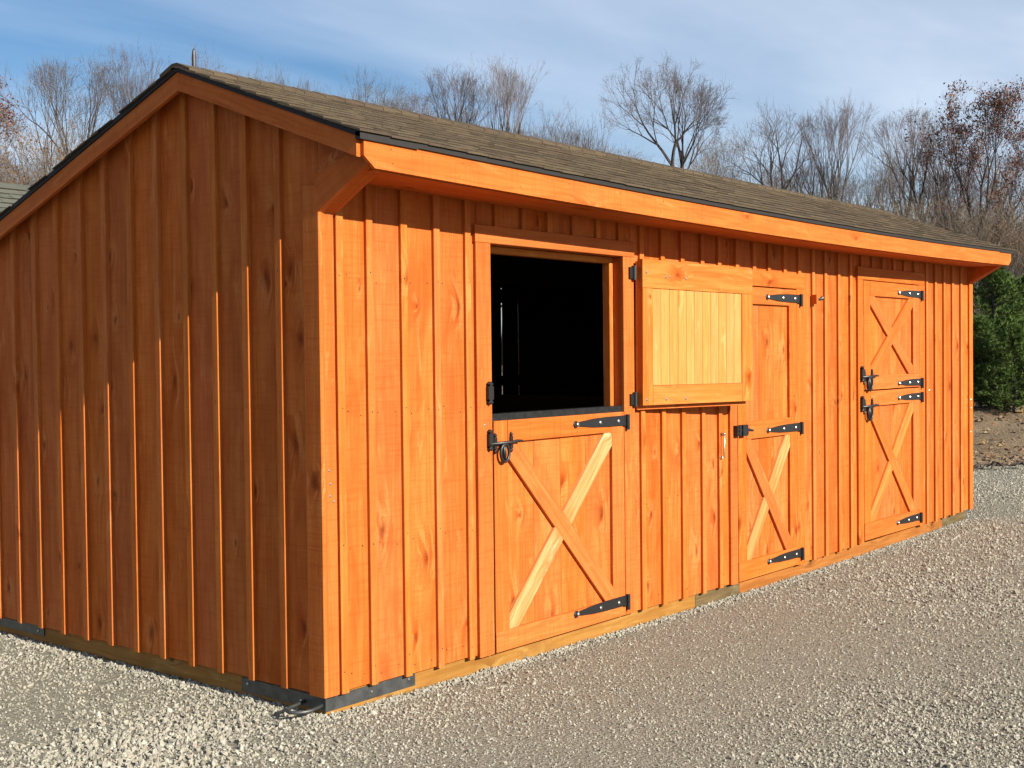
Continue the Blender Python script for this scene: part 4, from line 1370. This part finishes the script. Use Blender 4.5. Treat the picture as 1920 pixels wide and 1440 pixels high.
for _ in range(9000):
    s_ = rd.uniform(0.3, 13.0); t_ = rd.uniform(-7, 7)
    if math.sin(t_*1.9+1)+math.sin(s_*1.3+0.5*t_) < rd.uniform(-0.4, 1.4): continue
    p = Vector(bank_pt(s_, t_))+Vector((0, 0, rd.uniform(0.01, 0.05)))
    a = Vector((rd.gauss(0, 1), rd.gauss(0, 1), rd.gauss(0, .4))).normalized(); b = a.cross(Vector((rd.gauss(0, .4), rd.gauss(0, .4), 1))).normalized()
    k = rd.uniform(0.02, 0.05); b0 = len(vs)
    vs += [p-a*k, p+b*k*0.6, p+a*k, p-b*k*0.6]; fs.append((b0, b0+1, b0+2, b0+3))
tag(mesh_obj('fallen_leaves', vs, fs, M_ORG), 'orange-brown fallen leaves lying on the earth bank', 'leaves', kind='stuff')
for k, (x, D, lab) in enumerate(((1832, 17.9, 'dark lump at the bank foot by the barn corner'), (1866, 18.2, 'dark twisted lump at the bank foot right of the barn corner'), (1912, 18.4, 'dark lump at the bank foot near the right edge'))):
    P = pix(x, D); P.z = 0.0
    vs, fs = [], []
    for q in range(3):
        a0 = rd.uniform(0, 6.28); pts = []
        for i in range(6):
            t = i/5
            pts.append((0.35*(t-0.5)*math.cos(a0)+rd.uniform(-.03, .03), 0.35*(t-0.5)*math.sin(a0)+rd.uniform(-.03, .03), 0.03+0.05*math.sin(math.pi*t)+rd.uniform(-.02, .02)))
        tube(vs, fs, pts, [0.008, 0.014, 0.02, 0.016, 0.01, 0.005], 6)
    o = tag(mesh_obj('root', vs, fs, M_DARKLUMP), lab, 'root', 'dark lumps at the foot of the bank')  # each is three short dark strands crossing in a low lump
    o.location = P

# ------------------------------------------------------------------ loose gravel (instanced stones on the yard)
NP = 330000
th = rng.uniform(YAW-0.68, YAW+0.62, NP)
rr = 2.8*np.exp(rng.uniform(0, math.log(21/2.8), NP))
uni = rng.random(NP) < 0.4
rr[uni] = rng.uniform(5, 21, int(uni.sum()))
px = CAM.x+rr*np.sin(th); py = CAM.y+rr*np.cos(th)
nzv = (np.sin(px*1.9+0.7*py)+np.sin(py*2.3-0.9*px+1.7)+np.sin(px*0.8+py*1.1+4.0))/3
nzv += 0.5*np.sin(py*1.35-0.45*px+0.6)
keep = rng.random(NP) < np.clip(0.80+0.4*nzv, 0.5, 1)
inside = (px > 0.02) & (px < LEN-0.1) & (py > 0.02) & (py < 3.0)
bs = (px-BX)*bdir.x+(py-BY)*bdir.y
keep &= ~inside & (bs < 0.4)
sz = (0.0040+0.0055*rng.random(NP)**2.2)*np.clip(0.95+0.25*nzv, 0.7, 1.15)*np.clip(0.55+0.07*rr, 0.9, 1.6)
pile = np.exp(-(((px+1.05)/0.62)**2+((py-0.35-0.35*(px+1.05))/0.34)**2))
px, py, sz, pile = px[keep], py[keep], sz[keep], pile[keep]
sz *= 1+0.9*pile*rng.random(len(sz))
big = rng.random(len(sz)) < 0.006
sz[big] *= 1.9
# a scatter of coarser stones by the near corner
n2 = 1300
ax = rng.normal(-0.85, 0.42, n2); ay = rng.normal(0.20, 0.26, n2)+0.25*(ax+0.85)
ok = ~((ax > -0.03) & (ay > -0.01))
px = np.concatenate([px, ax[ok]]); py = np.concatenate([py, ay[ok]]); sz = np.concatenate([sz, 0.0075+0.009*rng.random(ok.sum())**1.6])
# stones banked against the skids
n3 = 5200
bx3 = rng.uniform(-0.02, 8.2, n3); by3 = 0.018-np.abs(rng.normal(0, 0.035, n3))
gy3 = rng.uniform(0.0, 3.0, 1200); gx3 = 0.018-np.abs(rng.normal(0, 0.05, 1200))
px = np.concatenate([px, bx3, gx3]); py = np.concatenate([py, by3, gy3]); sz = np.concatenate([sz, 0.0045+0.0075*rng.random(n3+1200)**2])
zg = np.array([v.co.z for v in yard.data.vertices]).reshape(len(ys), len(xs))
ix = np.clip(np.searchsorted(xs, px)-1, 0, len(xs)-2); iy = np.clip(np.searchsorted(ys, py)-1, 0, len(ys)-2)
fx_ = (px-xs[ix])/(xs[ix+1]-xs[ix]); fy_ = (py-ys[iy])/(ys[iy+1]-ys[iy])
zi = (zg[iy, ix]*(1-fx_)+zg[iy, ix+1]*fx_)*(1-fy_)+(zg[iy+1, ix]*(1-fx_)+zg[iy+1, ix+1]*fx_)*fy_
pz = zi+sz*rng.uniform(-0.1, 0.55, len(px))
me = bpy.data.meshes.new('gravel')
me.vertices.add(len(px))
me.vertices.foreach_set('co', np.stack([px, py, pz], 1).astype(np.float32).ravel())
at = me.attributes.new('stone_size', 'FLOAT', 'POINT'); at.data.foreach_set('value', sz.astype(np.float32))
at = me.attributes.new('stone_rot', 'FLOAT_VECTOR', 'POINT')
at.data.foreach_set('vector', rng.uniform(0, 6.28, (len(px), 3)).astype(np.float32).ravel())
def stone_mat():
    q = NB('gravel_stone'); oi = q.n('ShaderNodeObjectInfo'); ge = q.n('ShaderNodeNewGeometry')
    rp = q.n('ShaderNodeValToRGB'); q.l(oi.outputs['Random'], rp.inputs[0])
    cs = [tuple(v*KE for v in c) for c in [(0.32, 0.295, 0.235), (0.41, 0.385, 0.31), (0.36, 0.34, 0.285), (0.44, 0.418, 0.348), (0.39, 0.352, 0.285), (0.42, 0.398, 0.33), (0.25, 0.238, 0.205), (0.53, 0.51, 0.43)]]
    e = rp.color_ramp.elements; rp.color_ramp.interpolation = 'CONSTANT'
    e[0].color = (*cs[0], 1); e[1].position = 0.94; e[1].color = (*cs[-1], 1)
    for i, c in enumerate(cs[1:-1], 1):
        k = e.new(i*0.135); k.color = (*c, 1)
    f = q.noise(ge.outputs['Position'], 160, 3, 0.7)
    c = q.mix(q.mapr(f, 0.35, 0.7, 0, 0.3), rp.outputs[0], (0.165, 0.153, 0.125))
    q.l(c, q.b.inputs['Base Color']); q.b.inputs['Roughness'].default_value = 0.9; q.b.inputs['Specular IOR Level'].default_value = 0.2
    return q.m
M_STONE = stone_mat()
gro = link(bpy.data.objects.new('gravel', me))
me.materials.append(M_STONE)
tag(gro, 'loose pale grey crushed-stone gravel covering the yard', 'gravel', kind='stuff')
ng = bpy.data.node_groups.new('gravel_stones', 'GeometryNodeTree')
ng.interface.new_socket('Geometry', in_out='INPUT', socket_type='NodeSocketGeometry')
ng.interface.new_socket('Geometry', in_out='OUTPUT', socket_type='NodeSocketGeometry')
G = ng.nodes.new; GL = ng.links.new
gi, go = G('NodeGroupInput'), G('NodeGroupOutput')
join = G('GeometryNodeJoinGeometry')
for k in range(5):
    ic = G('GeometryNodeMeshIcoSphere'); ic.inputs['Radius'].default_value = 1.0; ic.inputs['Subdivisions'].default_value = 1 if k < 3 else 2
    sp = G('GeometryNodeSetPosition'); GL(ic.outputs['Mesh'], sp.inputs['Geometry'])
    tn = G('ShaderNodeTexNoise'); tn.inputs['Scale'].default_value = 0.9; tn.inputs['Detail'].default_value = 2
    ps = G('GeometryNodeInputPosition'); va = G('ShaderNodeVectorMath'); va.operation = 'ADD'; va.inputs[1].default_value = (k*7.3, k*3.1, k*5.7)
    GL(ps.outputs[0], va.inputs[0]); GL(va.outputs[0], tn.inputs['Vector'])
    vs1 = G('ShaderNodeVectorMath'); vs1.operation = 'SUBTRACT'; vs1.inputs[1].default_value = (0.5, 0.5, 0.5); GL(tn.outputs['Color'], vs1.inputs[0])
    vs2 = G('ShaderNodeVectorMath'); vs2.operation = 'SCALE'; vs2.inputs['Scale'].default_value = 2.6; GL(vs1.outputs[0], vs2.inputs[0])
    GL(vs2.outputs[0], sp.inputs['Offset'])
    tr = G('GeometryNodeTransform'); GL(sp.outputs[0], tr.inputs['Geometry']); tr.inputs['Scale'].default_value = (1.15, 0.9-0.05*k, 0.7)
    sm = G('GeometryNodeSetMaterial'); sm.inputs['Material'].default_value = M_STONE; GL(tr.outputs[0], sm.inputs['Geometry'])
    ss = G('GeometryNodeSetShadeSmooth'); ss.inputs['Shade Smooth'].default_value = False; GL(sm.outputs[0], ss.inputs['Geometry'])
    gti = G('GeometryNodeGeometryToInstance'); GL(ss.outputs[0], gti.inputs[0])
    GL(gti.outputs[0], join.inputs[0])
iop = G('GeometryNodeInstanceOnPoints'); iop.inputs['Pick Instance'].default_value = True
mtp = G('GeometryNodeMeshToPoints'); GL(gi.outputs[0], mtp.inputs['Mesh'])
GL(mtp.outputs[0], iop.inputs['Points']); GL(join.outputs[0], iop.inputs['Instance'])
na = G('GeometryNodeInputNamedAttribute'); na.data_type = 'FLOAT'; na.inputs['Name'].default_value = 'stone_size'
nr = G('GeometryNodeInputNamedAttribute'); nr.data_type = 'FLOAT_VECTOR'; nr.inputs['Name'].default_value = 'stone_rot'
GL(na.outputs[0], iop.inputs['Scale']); 
e2r = G('FunctionNodeEulerToRotation'); GL(nr.outputs[0], e2r.inputs[0]); GL(e2r.outputs[0], iop.inputs['Rotation'])
ri = G('FunctionNodeRandomValue'); ri.data_type = 'INT'
ri.inputs['Min'].default_value if False else None
for s_ in ri.inputs:
    if s_.type == 'INT' and s_.name == 'Min': s_.default_value = 0
    if s_.type == 'INT' and s_.name == 'Max': s_.default_value = 4
GL([o_ for o_ in ri.outputs if o_.type == 'INT'][0], iop.inputs['Instance Index'])
GL(iop.outputs[0], go.inputs[0])
md = gro.modifiers.new('stones', 'NODES'); md.node_group = ng
